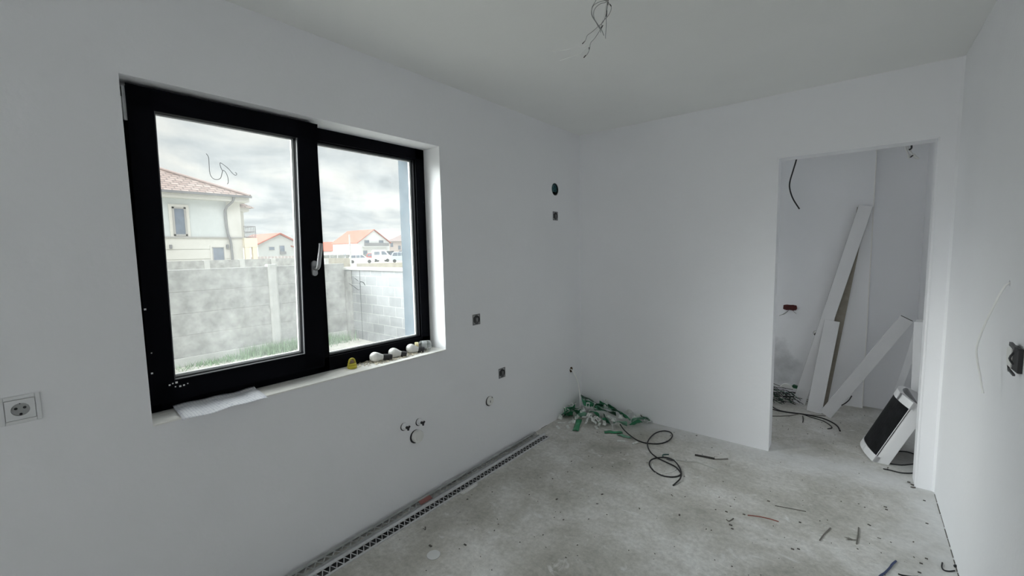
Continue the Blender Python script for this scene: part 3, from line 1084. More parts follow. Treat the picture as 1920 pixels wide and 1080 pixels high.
cable('wire_offcut', [(1537, 1013), (1544, 1003), (1557, 990)], .003, CBROWN, 'short grey-brown wire lying diagonally on the floor', 'wire')
cable('wire_offcut', [(1610, 989), (1609, 1003), (1606, 1020)], .003, CBROWN, 'short upright-lying brown wire crossed by a frayed tuft', 'wire')
g = MB()
for k in range(12):
    g.tube([fx(1607, 1012, .003), fx(1597 + random.random() * 4, 1011 + random.random() * 2, .004), fx(1582 + random.random() * 10, 1006 + random.random() * 7, .002)], .0007, 4, 2)
tag(g.build('frayed_tuft', CBROWN), 'frayed brown tuft touching the short brown wire', 'fibre tuft')
cable('wire_offcut', [(1640, 1092), (1650, 1080), (1659, 1074), (1668, 1065), (1673, 1058), (1680, 1052)], .0045, CBLUE, 'dark blue cable piece at the bottom edge of the floor', 'wire')
cable('wire_offcut', [(1684, 1076), (1694, 1079), (1710, 1081), (1722, 1081)], .0032, CBLACK, 'black wire piece right of the blue one at the bottom', 'wire')
cable('wire_offcut', [(1767, 1055), (1766, 1063), (1770, 1069), (1780, 1071), (1790, 1070)], .003, CBLACK, 'hook-shaped black wire by the right wall', 'wire')
c = fx(1794, 1064)
tag(MB().lathe([(.007, 0), (.008, .006), (.005, .011), (.0001, .012)], None, 12).build('rubber_plug', CBLACK, loc=(c.x - .004, c.y, 0), smooth=True), 'tiny black plug at the foot of the right wall', 'plug')
cable('wire_offcut', [(1362, 974), (1367, 977), (1375, 972)], .003, CBROWN, 'tiny curled dark scrap left of the red wire', 'wire')
cable('wire_offcut', [(1645, 948 + 60), (1652, 1010)], .002, CBROWN, 'tiny dark wire bit right of the frayed tuft', 'wire')
# scattered debris crumbs
g = MB()
for k in range(420):
    x, y = random.uniform(.2, 2.48), random.uniform(1.0, 4.9)
    if 1.7 > x and y > 3.55 and y < 3.8:
        continue
    if mound(x, y) > 0 or x > 2.415 and y > 3.5:
        continue
    s_ = random.uniform(.001, .0042) * (2 if random.random() < .08 else 1)
    M = Matrix.Translation((x, y, .0012)) @ Matrix.Rotation(random.random() * 6, 4, 'Z')
    g.box((-s_, -s_ * random.uniform(.3, .8), -.001), (s_, s_ * .5, .0015), M)
for (px, py) in [(591, 1049), (872, 1022), (807, 1024), (1362, 960), (1370, 985), (1373, 992), (1500, 980), (1306, 817), (1395, 965), (1660, 951), (1662, 956), (1733, 939), (1738, 982),
                 (1737, 1048), (1727, 1057), (1724, 1074), (1441, 940), (1497, 1030), (1486, 1030)]:
    q = fx(px, py)
    s_ = random.uniform(.005, .009)
    g.box((q.x - s_, q.y - s_ * .5, 0), (q.x + s_, q.y + s_ * .5, .004), None)
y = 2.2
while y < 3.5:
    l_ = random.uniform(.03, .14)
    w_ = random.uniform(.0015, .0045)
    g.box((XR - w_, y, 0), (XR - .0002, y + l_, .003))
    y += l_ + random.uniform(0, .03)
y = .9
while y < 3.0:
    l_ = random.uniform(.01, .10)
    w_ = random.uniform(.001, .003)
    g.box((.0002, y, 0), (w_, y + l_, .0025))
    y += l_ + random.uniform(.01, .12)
tag(g.build('floor_debris', mat('dark_debris', (.11, .10, .09), .9, var=.5, vscale=30)), 'dark crumbs and chips scattered over the concrete floor', 'debris', kind='stuff')
g = MB()
for (px, py, s_) in [(1704, 905, .014), (1711, 910, .016), (1712, 915, .012)]:
    q = fx(px, py)
    M = Matrix.Translation((q.x, q.y, .004)) @ Matrix.Rotation(px, 4, 'Z') @ Matrix.Rotation(.3, 4, 'Y')
    g.box((-s_, -s_ * .35, -.003), (s_, s_ * .35, .003), M)
tag(g.build('mortar_chips', mat('dark_debris', (0, 0, 0))), 'dark chips at the foot of the doorway right edge', 'debris', kind='stuff')

# ================================================================== NEXT ROOM
def board(name, a, b, w, t, face, label, cat='board', m=BOARDW, back=True, grp=None):
    a, b = Vector(a), Vector(b)
    d = (b - a).normalized()
    n = Vector(face)
    n = (n - d * n.dot(d)).normalized()
    s_ = d.cross(n)
    L = (b - a).length
    e = empty(name, label, cat, grp, loc=a)
    M = Matrix((s_, n, d)).transposed().to_4x4()
    MB().box((-w / 2, 0, 0), (w / 2, t * .12, L), M).build('laminate_face', m, e)
    MB().box((-w / 2 - .0012, -t, 0), (w / 2 + .0012, 0, L), M).build('core', MDF if back else mat('grey_board_edge', (.24, .235, .23), .8), e)
    return e


ba = (fx(1490, 754) + fx(1505, 761)) / 2
bt = (hit(1611, 387, 1, YP - .045) + hit(1636, 385, 1, YP - .045)) / 2
board('skirting_board', (ba.x, ba.y, .003), bt, .100, .014, (0, -1, .1), 'tallest white board leaning on the far wall of the next room', grp=None, back=False)
# the board behind it, raw back showing
b1 = hit(1541, 768, 1, 4.93)
b2 = hit(1617, 388, 1, YP - .022)
board('skirting_board', (b1.x, 4.93, .003), (b2.x, YP - .020, b2.z - .003), .072, .012, (0, -1, .06), 'board with raw tan back behind the tallest white board', m=MDF)
bb = (fx(1515, 771) + fx(1537, 776)) / 2
bt = (hit(1549, 601, 1, 4.955) + hit(1572, 602, 1, 4.955)) / 2
board('skirting_board', (bb.x, bb.y, .003), bt, .115, .013, (0, -1, .1), 'shorter white board leaning in front of the tallest one', back=False)
# diagonal board, thin end dark
p0, p1 = Vector((1.945, 4.60, .012)), hit(1712, 603, 1, 4.70)
p1.x = min(p1.x, 2.455)
d = (p1 - p0).normalized()
nrm = Vector((0, -1, 0))
s_ = d.cross(nrm).normalized()
e = empty('wall_board', 'long white board leaning diagonally against the right wall of the next room', 'board', loc=p0)
M = Matrix((s_, nrm, d)).transposed().to_4x4()
L = (p1 - p0).length
MB().box((-.090, -.008, 0), (0, .008, L), M).build('laminate_face', BOARDW, e, bevel=.001)
MB().box((-.086, -.007, L), (-.004, .007, L + .004), M).build('end_grain', mat('dark_end_grain', (.05, .05, .05), .8), e)
# bowed strip and its neighbour behind the panel
g = MB()
pts = [(1722, 600, 2.478), (1714, 632, 2.472), (1705, 663, 2.458), (1694, 695, 2.435), (1682, 728, 2.405), (1672, 762, 2.37), (1664, 792, 2.335)]
Q = []
for (x, y, X) in pts:
    Q.append(hit(x + 5, y, 1, 4.58))
vs = []
for q in Q:
    for (dx, dy) in ((-.028, 0), (.020, .03), (.020, .038), (-.028, .008)):
        vs.append((min(q.x + dx, 2.503), q.y + dy, max(q.z, .001)))
n = len(Q)
fs = [[i * 4 + k, i * 4 + (k + 1) % 4, (i + 1) * 4 + (k + 1) % 4, (i + 1) * 4 + k] for i in range(n - 1) for k in range(4)] + [[3, 2, 1, 0], [(n - 1) * 4 + k for k in range(4)]]
g.add(vs, fs)
tag(g.build('bowed_strip', BOARDW, smooth=True), 'bowed narrow white strip standing behind the black-faced panel', 'strip')
a = hit(1722, 604, 1, 4.40)
b = hit(1714, 790, 1, 4.36)
g = MB().beam((b.x, 4.36, max(b.z, .004)), (min(a.x, 2.478), 4.40, a.z), .05, .012, (0, -1, 0))
tag(g.build('straight_strip', BOARDW), 'straight narrow white strip against the wall behind the panel', 'strip')

# the panel with a curved black face
bl = Vector((2.213, 3.862, .004))       # near lower front edge
far = Vector((2.183, 4.285, .004))
top = Vector((2.405, 3.845, .478))
upv = (top - bl).normalized()
wv = (far - bl).normalized()
PH, PW = (top - bl).length, (far - bl).length
outn = wv.cross(upv).normalized()
if outn.x > 0:
    outn = -outn
e = empty('curved_panel', 'white framed panel with a curved black face leaning by the doorway', 'panel', loc=bl)
M = Matrix((wv, upv, outn)).transposed().to_4x4()


def arc(u0, u1, v0, v1, bulge, off, thick, n=16):
    m = MB()
    pr = []
    for i in range(n + 1):
        u = u0 + (u1 - u0) * i / n
        s = u / PW
        pr.append((u, bulge * 4 * s * (1 - s) + off))
    poly = [(u, v0, z) for u, z in pr] + [(u, v0, z - thick) for u, z in reversed(pr)]
    # build as strips to keep the faces convex
    for i in range(n):
        (ua, za), (ub, zb_) = pr[i], pr[i + 1]
        m.prism([(ua, v0, za), (ub, v0, zb_), (ub, v0, zb_ - thick), (ua, v0, za - thick)], (0, v1 - v0, 0), M)
    return m


BW = .052
arc(0, PW, BW, PH - BW, .055, -.004, .006).build('black_face', mat('black_mesh_face', (.010, .011, .012), .65, var=.6, vscale=14, bump=.2, bscale=120, spec=.15), e, True)
arc(0, PW, 0, BW, .055, 0, .030).build('lower_band', BOARDW, e, True)
arc(0, PW, PH - BW, PH, .055, 0, .030).build('upper_band', BOARDW, e, True)
MB().box((0, 0, -.085), (.014, PH, -.001), M).build('side_panel', BOARDW, e, bevel=.002)
MB().box((PW - .014, 0, -.085), (PW, PH, -.001), M).build('side_panel', BOARDW, e, bevel=.002)
MB().box((.014, PH - .014, -.085), (PW - .014, PH, -.03), M).build('top_panel', mat('grey_panel_edge', (.5, .5, .51), .6), e)
for (pts, lb) in (([(1656, 879), (1670, 885), (1690, 888), (1712, 887), (1740, 884)], 'thin black cable arc under the panel, the one nearer to the viewer'),
                  ([(1668, 869), (1690, 872), (1713, 870)], 'thin black cable arc under the panel, middle one'),
                  ([(1684, 846), (1700, 847), (1713, 851)], 'thin black cable arc under the panel, farthest back')):
    P = []
    for q in pts:
        v = fx(*q, .004)
        if v.y < 3.77:
            v = Vector((v.x, 3.775, v.z))
        v.x = min(v.x, 2.49)
        P.append(v)
    tag(MB().tube(P, .004, 6, 4).build('thin_cable', CBLACK, smooth=True), lb, 'cable')

# cables on the next room's floor
cable('black_cable', [(1448, 750), (1446, 756), (1449, 763), (1460, 769), (1478, 773), (1500, 775.5), (1525, 780), (1545, 785), (1562, 793), (1571, 800), (1575, 808)], .0055, CBLACK,
      'thick black cable sweeping across the next room floor to the right')
cable('black_cable', [(1447, 767), (1462, 771), (1485, 774.5), (1502, 776), (1520, 782), (1545, 790), (1560, 801), (1552, 804)], .004, CBLACK, 'thinner black cable doubling the thick one in the next room')
cable('black_cable', [(1445, 780), (1465, 780), (1483, 779), (1500, 776), (1520, 778), (1548, 780)], .003, CBROWN, 'thin grey cable in front of the thick black one in the next room')
cable('cable_offcut', [(1505, 780), (1506, 786), (1505, 792)], .003, CBLACK, 'short dark wire bit below the crossing of the black cables', 'wire')
P = [hit(1597, 742, 1, 4.56), hit(1592, 750, 1, 4.56), hit(1585, 756, 1, 4.57), hit(1578, 760, 1, 4.58)]
tag(MB().tube(P, .004, 6, 4).build('bent_wire', CBLACK, smooth=True), 'bent black wire hooked over the diagonal board', 'wire')
cable('wire_offcut', [(1550, 737), (1560, 739), (1572, 741)], .003, CGREY, 'grey wire between the boards by the wall, upper', 'wire')
cable('wire_offcut', [(1548, 742), (1556, 745), (1564, 747), (1556, 749), (1547, 748)], .003, CBLACK, 'dark wire loop between the boards by the wall', 'wire')
tag(MB().lathe([(.02, 0), (.022, .03), (.012, .05), (.0001, .052)], None, 12).build('bottle_stopper', CBLACK, loc=(1.90, 4.80, 0), smooth=True), 'small black stopper between the leaning boards', 'stopper')

# heap of cable offcuts
hc = Vector((1.46, 4.86, 0))
for k in range(64):
    an = random.uniform(-.5, .6)
    L = random.uniform(.10, .26)
    c = hc + Vector((random.uniform(-.16, .20), random.uniform(-.12, .14), 0))
    z = .01 + .17 * max(0, 1 - abs(c.x - hc.x) / .30) * random.random()
    d = Vector((math.cos(an), math.sin(an), 0))
    cv = Vector((-d.y, d.x, 0)) * random.uniform(-.05, .05)
    P = [c - d * L / 2 + Vector((0, 0, max(.004, z - random.uniform(0, .03)))), c + cv + Vector((0, 0, z + .012)), c + d * L / 2 + Vector((0, 0, max(.004, z - random.uniform(0, .04))))]
    for q in P:
        q.y = min(q.y, YP - .01)
    o = MB().tube([q - c for q in P], .0028, 6, 5).build('cable_offcut', CGREEN if k % 3 == 0 else CBLACK, loc=c, smooth=True)
    if k % 3 == 0:
        tag(o, 'dark green wire piece in the heap behind the left doorway edge', 'wire', 'green wire pieces in the next room heap')
    else:
        tag(o, 'black wire piece in the heap behind the left doorway edge', 'wire', 'black wire pieces in the next room heap')
for k in range(7):
    c = hit(1455 + k * 6, 752, 2, .01)
    an = random.uniform(-1.3, 1.3)
    d = Vector((math.cos(an), math.sin(an), 0)) * .06
    o = MB().tube([-d + Vector((0, 0, .002)), Vector((0, 0, .02)), d + Vector((0, 0, -.006))], .0022, 6, 4).build('cable_offcut', CBLACK, loc=c, smooth=True)
    tag(o, 'thin black wire sprawling in front of the wire heap in the next room', 'wire', 'stray wires before the next room heap')
c = hit(1475, 724, 1, 4.86)
g = MB().prism([(-.06, 0, -.02), (-.03, 0, .015), (.0, 0, .022), (.03, 0, .012), (.055, 0, -.02)], (0, .03, 0))
tag(g.build('foam_scrap', WPLASTIC, loc=c, bevel=.003), 'white crumpled scrap on top of the wire heap', 'scrap')
c = hit(1490, 725, 1, 4.90)
g = MB().prism([(-.035, 0, -.015), (-.01, 0, .018), (.02, 0, .008), (.045, 0, -.02)], (0, .03, 0))
tag(g.build('green_scrap', G2, loc=c), 'dark green plastic scrap on top of the wire heap', 'scrap')

# wall fittings in the next room
c = hit(1481.5, 576.5, 1, YP)
t = empty('junction_box', 'dark red wall box with wire ends on the next room wall', 'junction box', loc=c)
g = MB()
prof = []
for k in range(28):
    a = 2 * math.pi * k / 28
    x = .060 * math.copysign(abs(math.cos(a)) ** .45, math.cos(a))
    z = .028 * math.copysign(abs(math.sin(a)) ** .6, math.sin(a))
    prof.append((x + .002 * math.sin(k * 5), -.006, z + .002 * math.cos(k * 3)))
g.prism(prof, (0, .006, 0))
g.build('box_body', mat('dark_red_box', (.07, .006, .005), .6, var=.4, vscale=60), t)
for e_ in ([(1480, 581), (1474, 585), (1468, 589), (1461, 592)], [(1478, 583), (1472, 588), (1467, 590)], [(1486, 582), (1489, 585), (1493, 588)]):
    MB().tube([hit(*q, 1, YP - .008 - .008 * i) - c for i, q in enumerate(e_)], .0024, 6, 4).build('wire', CGREY, t, True)
c = hit(1529.5, 624.5, 1, YP)
t = empty('water_outlet', 'small outlet with black plug on the next room wall', 'outlet', loc=c)
MB().lathe([(.022, 0), (.022, .003), (.0001, .003)], frame_to((0, -1, 0))).build('gap_ring', DPLASTIC, t)
MB().lathe([(.020, 0), (.019, .014), (.0001, .014)], frame_to((0, -1, 0))).build('flange', WPLASTIC, t, True)
MB().lathe([(.014, .010), (.014, .03), (.0001, .03)], Matrix.Translation((.003, 0, -.008)) @ frame_to((0, -1, 0))).build('plug', DPLASTIC, t, True)
c = hit(1526, 646, 1, YP)
t = MB().lathe([(.022, 0), (.022, .004), (.012, .006), (.010, .024), (.0001, .024)], frame_to((0, -1, 0))).box((-.03, -.006, .018), (.02, -.001, .023)).build('outlet_cap', WPLASTIC, loc=c, smooth=True)
tag(t, 'white outlet cap under the black plug, partly behind the tall board', 'cap')
# hanging black cable from the ceiling of the next room
P = [Vector((1.60, 4.15, HZ - .001)), hit(1497, 280, 1, 4.15), hit(1493, 300, 1, 4.15), hit(1487, 320, 1, 4.15), hit(1481, 341, 1, 4.15), hit(1481, 355, 1, 4.15), hit(1487, 373, 1, 4.15), hit(1499, 392, 1, 4.15)]
P[0].x = P[1].x
tag(MB().tube(P, .0052, 8, 4).build('hanging_cable', CBLACK, smooth=True), 'black cable hanging from the ceiling inside the next room', 'cable')
# white connector bunch near the top right
c = hit(1705, 272, 1, 4.9)
t = empty('cable_bunch', 'bunch of white wire ends sticking out high in the next room', 'wires', loc=(2.42, 4.9, c.z))
o_ = Vector((2.42, 4.9, c.z))
for e_ in ([(1700, 262), (1698, 276), (1702, 288), (1704, 297)], [(1709, 262), (1709, 276), (1707, 284), (1713, 292)], [(1700, 270), (1704, 281), (1709, 278)], [(1705, 292), (1712, 293), (1720, 297)],
           [(1713, 289), (1718, 294), (1723, 298)]):
    P = [hit(*q, 1, 4.9) for q in e_]
    MB().tube([q - o_ for q in P], .007, 6, 4).build('wire', CWHITE, t, True)
P = [hit(*q, 1, 4.88) - o_ for q in [(1709, 272), (1709, 278), (1704, 281)]]
MB().tube(P, .006, 6, 3).build('black_wire', CBLACK, t, True)
P = [hit(*q, 1, 4.88) - o_ for q in [(1707, 295), (1712, 291)]]
MB().tube(P, .005, 6, 1).build('black_wire', CBLACK, t, True)
MB().tube([hit(1706, 262, 1, 4.9) - o_, Vector((.06, 0, 2.55)) - Vector((0, 0, o_.z)), Vector((.06, 0, HZ - o_.z))], .008, 6, 4).build('lead', CWHITE, t, True)
#OUTSIDE
# ================================================================== OUTSIDE
GZ = -.40
CONC = mat('pale_concrete', (.36, .36, .35), .9, var=.30, vscale=4.5, bump=.3, bscale=14, detail=10)
CONC2 = mat('pale_concrete_post', (.47, .47, .455), .9, var=.08, vscale=6, bump=.2)
GROUND = mat('sandy_gravel', (.42, .41, .37), .95, var=.22, vscale=3.5, bump=.6, bscale=30, detail=9)
MB().box((-150, -60, GZ - .3), (-.42, 120, GZ)).build('ground_outside', GROUND, kind='structure')
# outer skin of this house: insulated facade with its window surround
FAC = mat('grey_blue_facade', (.10, .135, .165), .85, var=.08, vscale=10)
fo = MB().box((-.35, -3.0, GZ), (-.29, 6.0, 3.0)).build('wall_outer', FAC, kind='structure')
cut(fo, [MB().box((-.6, WY1 + .05, WZ1 - .02), (-.2, WY2 - .052, WZ2 - .02)), MB().box((-.6, 4.2, .9), (-.2, 4.75, 2.0))])
MB().box((-.35, WY2 - .056, WZ1 + .05), (-.228, WY2 - .050, WZ2 - .02)).build('trim_5', FAC, kind='structure')
MB().box((-.38, WY1 + .05, WZ1 + .006), (-.228, WY2 - .056, WZ1 + .05)).build('trim_6', mat('grey_sill_metal', (.5, .5, .5), .4, .5), kind='structure')

# near concrete panel fence, parallel to the window wall
XFE = -7.13
t = empty('concrete_fence', 'grey precast concrete panel fence right outside the window', 'fence', loc=(XFE, 0, GZ))
ys = [-2.36, -.36, 1.64, 3.64, 5.245]
for i in range(len(ys) - 1):
    a, b = ys[i], ys[i + 1]
    for k in range(4):
        z0 = .16 + k * .387
        MB().box((-.03, a + .05, z0), (.03, b - .05, z0 + .386)).build('slab', CONC, t, bevel=.006)
    MB().box((-.05, a, .0), (.05, min(b, 5.19), .158)).build('plinth', CONC2, t, bevel=.006)
for y in ys[:-1]:
    MB().prism([(-.07, y - .085, 0), (.06, y - .085, 0), (.085, y - .05, 0), (.085, y + .05, 0), (.06, y + .085, 0), (-.07, y + .085, 0)], (0, 0, 1.745)).build('post', CONC2, t)

# block wall closing the yard on the right
def block_mat():
    m = bpy.data.materials.new('concrete_blockwork')
    m.use_nodes = True
    t = m.node_tree
    b = t.nodes['Principled BSDF']
    b.inputs['Roughness'].default_value = .9
    co = N(t, 'ShaderNodeTexCoord')
    mp = N(t, 'ShaderNodeMapping')
    mp.inputs['Rotation'].default_value = (R(90), 0, 0)
    t.links.new(co.outputs['Object'], mp.inputs[0])
    br = N(t, 'ShaderNodeTexBrick', Scale=1.0)
    br.inputs['Color1'].default_value = (.27, .28, .29, 1)
    br.inputs['Color2'].default_value = (.33, .34, .35, 1)
    br.inputs['Mortar'].default_value = (.41, .42, .42, 1)
    br.inputs['Mortar Size'].default_value = .008
    br.inputs['Brick Width'].default_value = .42
    br.inputs['Row Height'].default_value = .205
    t.links.new(mp.outputs[0], br.inputs['Vector'])
    nz = N(t, 'ShaderNodeTexNoise', Scale=7.0, Detail=8.0, Roughness=.7)
    t.links.new(co.outputs['Object'], nz.inputs['Vector'])
    rp = ramp(t, [(.3, (.86,) * 3), (.7, (1.1,) * 3)], nz.outputs['Fac'])
    mx = N(t, 'ShaderNodeMix', data_type='RGBA', blend_type='MULTIPLY')
    mx.inputs[0].default_value = 1
    t.links.new(br.outputs[0], mx.inputs[6])
    t.links.new(rp.outputs[0], mx.inputs[7])
    t.links.new(mx.outputs[2], b.inputs['Base Color'])
    return m


YBW = 5.22
t = empty('block_wall', 'grey concrete block wall with a flat coping closing the yard', 'wall', loc=(XFE, YBW, GZ))
MB().box((-.1, 0, 0), (6.2, .20, 1.56)).build('masonry', block_mat(), t)
MB().box((-.02, -.05, 1.56), (2.25, .25, 1.62)).box((2.26, -.05, 1.55), (6.2, .25, 1.61)).build('coping', CONC2, t, bevel=.008)
for x in (.62, 2.42):
    MB().box((x, -.006, 0), (x + .014, .0, 1.56)).build('expansion_joint', mat('dark_joint', (.10, .11, .12), .9), t)
MB().box((-.10, -.02, 0), (.30, .0, 1.54)).build('corner_pier', CONC, t)

# weeds at the foot of the fence
g = MB()
for k in range(2600):
    y = random.triangular(1.8, 5.15, 4.3)
    x = XFE + .12 + abs(random.gauss(0, .16)) + (.25 * random.random() if y > 4.4 else 0)
    h_ = random.uniform(.05, .13) + (.17 if y > 2.9 else .02) * random.random()
    a = random.random() * 6.28
    w_ = random.uniform(.004, .009)
    dx, dy = random.uniform(-.08, .08), random.uniform(-.08, .08)
    g.add([(x - w_ * math.cos(a), y - w_ * math.sin(a), GZ), (x + w_ * math.cos(a), y + w_ * math.sin(a), GZ), (x + dx, y + dy, GZ + h_)], [[0, 1, 2]])
tag(g.build('weeds', mat('grey_green_grass', (.22, .33, .20), .9, var=.35, vscale=9)), 'green weeds growing along the foot of the concrete fence', 'weeds', kind='stuff')

# second, farther fence
t = empty('concrete_fence', 'second concrete panel fence farther off, just showing above the near one', 'fence', loc=(-13, 0, GZ))
ys = [-1.0, 1.2, 3.3, 5.1 - .93, 5.10, 6.05, 7.2, 8.6, 10.0]
ys = [1.3, 2.7, 4.16, 5.10, 6.02, 7.35]
for a, b in zip(ys[:-1], ys[1:]):
    MB().box((-.03, a, 0), (.03, b, 1.80)).build('panel', CONC, t)
for y in ys:
    MB().box((-.06, y - .07, 0), (.07, y + .07, 1.81)).build('post', CONC2, t)
# cross fence and the low yard wall before the parked cars
BEIGE = mat('beige_block', (.42, .39, .33), .95, var=.15, vscale=3)
t = empty('yard_wall', 'long low beige block wall in front of the parked cars', 'wall')
a, b = at(598, 503, 22), at(655, 503, 23)
P0, P1 = at(606, 484, 24), at(655, 484, 26)
m = MB()
m.prism([(P0.x, P0.y, GZ), (P1.x, P1.y, GZ), (P1.x, P1.y, P1.z), (P0.x, P0.y, P0.z)], (-.2, .15, 0))
m.build('high_part', BEIGE, t)
P2, P3 = at(655, 494.5, 26), at(775, 491.5, 26)
MB().prism([(P2.x, P2.y, GZ), (P3.x, P3.y, GZ), (P3.x, P3.y, P3.z), (P2.x, P2.y, P2.z)], (-.2, .15, 0)).build('low_part', BEIGE, t)
q = at(611, 485, 23.8)
MB().box((q.x - .1, q.y - .1, GZ), (q.x + .1, q.y + .1, q.z)).build('post', CONC2, t)
# thin pole with a cabinet
q = at(655, 440, 24)
t = empty('utility_pole', 'thin pale pole with a small white meter box before the red-roofed white house', 'pole', loc=(q.x, q.y, GZ))
MB().tube([(0, 0, 0), (0, 0, q.z - GZ)], .045, 8, 1).build('pole_shaft', CONC2, t)
bx = at(658, 499, 24)
MB().box((-.02, .0, bx.z - GZ - .13), (.22, .22, bx.z - GZ + .14)).build('meter_box', WPLASTIC, t, bevel=.01)

# ---- houses
CREAM = mat('cream_render', (.60, .59, .555), .9, var=.03, vscale=2)
PALE = mat('pale_blue_white_render', (.55, .58, .585), .9, var=.03, vscale=2)
WHITE = mat('white_render', (.64, .65, .65), .9, var=.02, vscale=1)
GREYR = mat('light_grey_render', (.47, .485, .48), .9, var=.03, vscale=1)
PINK = mat('pinkish_render', (.52, .46, .43), .9, var=.03, vscale=1)
PANE = mat('dark_house_glass', (.16, .19, .24), .15, var=.3, vscale=1.2)
WFR = mat('grey_window_trim', (.36, .35, .34), .6)
GREYM = mat('grey_metal', (.22, .22, .23), .5, .3)


def tile_mat(name, c1, c2, mort, sx, sz):
    m = bpy.data.materials.new(name)
    m.use_nodes = True
    t = m.node_tree
    b = t.nodes['Principled BSDF']
    b.inputs['Roughness'].default_value = .8
    co = N(t, 'ShaderNodeTexCoord')
    sp = N(t, 'ShaderNodeSeparateXYZ')
    t.links.new(co.outputs['Object'], sp.inputs[0])
    cb = N(t, 'ShaderNodeCombineXYZ')
    t.links.new(sp.outputs[1], cb.inputs[0])
    t.links.new(sp.outputs[2], cb.inputs[1])
    br = N(t, 'ShaderNodeTexBrick', Scale=1.0)
    br.inputs['Color1'].default_value = (*c1, 1)
    br.inputs['Color2'].default_value = (*c2, 1)
    br.inputs['Mortar'].default_value = (*mort, 1)
    br.inputs['Mortar Size'].default_value = .03
    br.inputs['Brick Width'].default_value = sx
    br.inputs['Row Height'].default_value = sz
    t.links.new(cb.outputs[0], br.inputs['Vector'])
    t.links.new(br.outputs[0], b.inputs['Base Color'])
    return m


TILE = tile_mat('brown_pink_roof_tiles', (.25, .18, .16), (.37, .29, .26), (.13, .10, .09), .42, .17)
ORANGE = mat('orange_red_tiles', (.36, .10, .065), .85, var=.12, vscale=4)
GREYT = mat('grey_brown_tiles', (.24, .19, .18), .85, var=.1, vscale=4)

# the big house: facade on the plane x = -30
t = empty('two_storey_house', 'large pale two-storey house with a brown tiled hip roof at the left', 'house', loc=(-30, 0, GZ))
g0 = -GZ
ZL, ZE = 2.66 + g0, 5.05 + g0        # ledge and eaves above ground
YE = 10.98
MB().box((-9.5, -3, ZL), (0, YE - .78, ZE)).build('upper_wall', PALE, t)
MB().box((-9.5, YE - .78, 0), (.05, YE, ZE)).build('corner_pilaster', CREAM, t)
lw = MB()
for k, (z0, z1) in enumerate(((ZL - .72, ZL), (ZL - 1.33, ZL - .75), (ZL - 2.0, ZL - 1.36), (0, ZL - 2.03))):
    lw.box((-9.5, -3, z0), (.05, YE - .78, z1))
lw.box((-9.5, -3, 0), (.0, YE - .78, ZL))
lw.build('lower_wall', CREAM, t)
MB().box((-.1, -3, ZL - .03), (.12, YE + .04, ZL + .05)).build('ledge', WFR, t)
MB().box((-10, -3.2, ZE - .06), (.52, YE + .42, ZE + .30)).build('eaves_box', CREAM, t)
# hip roof
EX0, EX1, EYM, EZ = -10.2, .62, YE + .52, ZE + .30
rx = (EX0 + EX1) / 2
run = (EX1 - EX0) / 2
RZ = EZ + run * .46
g = MB()
g.add([(EX1, -3.5, EZ), (EX1, EYM, EZ), (EX0, EYM, EZ), (EX0, -3.5, EZ), (rx, -3.5 + run, RZ), (rx, EYM - run, RZ)],
      [[0, 1, 5, 4], [1, 2, 5], [2, 3, 4, 5], [3, 0, 4], [3, 2, 1, 0]])
rf = g.build('hip_roof', TILE, t)
MB().tube([(EX1 - .02, EYM - .05, EZ + .05), (rx, EYM - run, RZ + .06)], .10, 8, 1).build('hip_ridge', mat('ridge_tiles', (.34, .27, .25), .8), rf)
MB().box((EX1, -3.5, EZ - .10), (EX1 + .13, EYM, EZ + .04)).build('gutter', GREYM, t)
dp = [(EX1, YE - .56, EZ - .06), (EX1 - .05, YE - .62, EZ - .45), (.12, YE - .98, EZ - 1.0), (.12, YE - .92, EZ - 2.0), (.16, YE - .68, ZL + .1), (.16, YE - .66, ZL - .3), (.12, YE - .62, 0)]
MB().tube([(.62, YE - .50, EZ - .05), (.5, YE - .55, EZ - .38), (.12, YE - .90, EZ - .95), (.12, YE - .84, ZL + .3), (.18, YE - .72, ZL - .4), (.12, YE - .66, 0)], .075, 8, 3).build('downpipe', GREYM, t, True)


def hwin(parent, y0, y1, z0, z1, x=0.0, fr=.06, trim=0, pane=PANE):
    if trim:
        MB().box((x, y0 - trim, z0 - trim), (x + .06, y1 + trim, z1 + trim)).build('window_surround', CREAM, parent)
        x += .05
    f = MB().box((x, y0, z0), (x + .05, y0 + fr, z1)).box((x, y1 - fr, z0), (x + .05, y1, z1)).box((x, y0, z0), (x + .05, y1, z0 + fr)).box((x, y0, z1 - fr), (x + .05, y1, z1)).build('window', WFR, parent)
    MB().box((x, y0 + fr, z0 + fr), (x + .025, y1 - fr, z1 - fr)).build('pane', pane, f)


hwin(t, 7.32, 8.0, 2.75 + g0, 4.48 + g0, fr=.10, trim=.16)
hwin(t, 9.20, 9.86, .9 + g0, 2.06 + g0, x=.05, fr=.04, trim=.10)
for y in (7.1, 10.06):
    MB().box((.05, y - .06, 1.98 + g0), (.2, y + .06, 2.22 + g0)).build('wall_lamp', GREYM, t, bevel=.02)
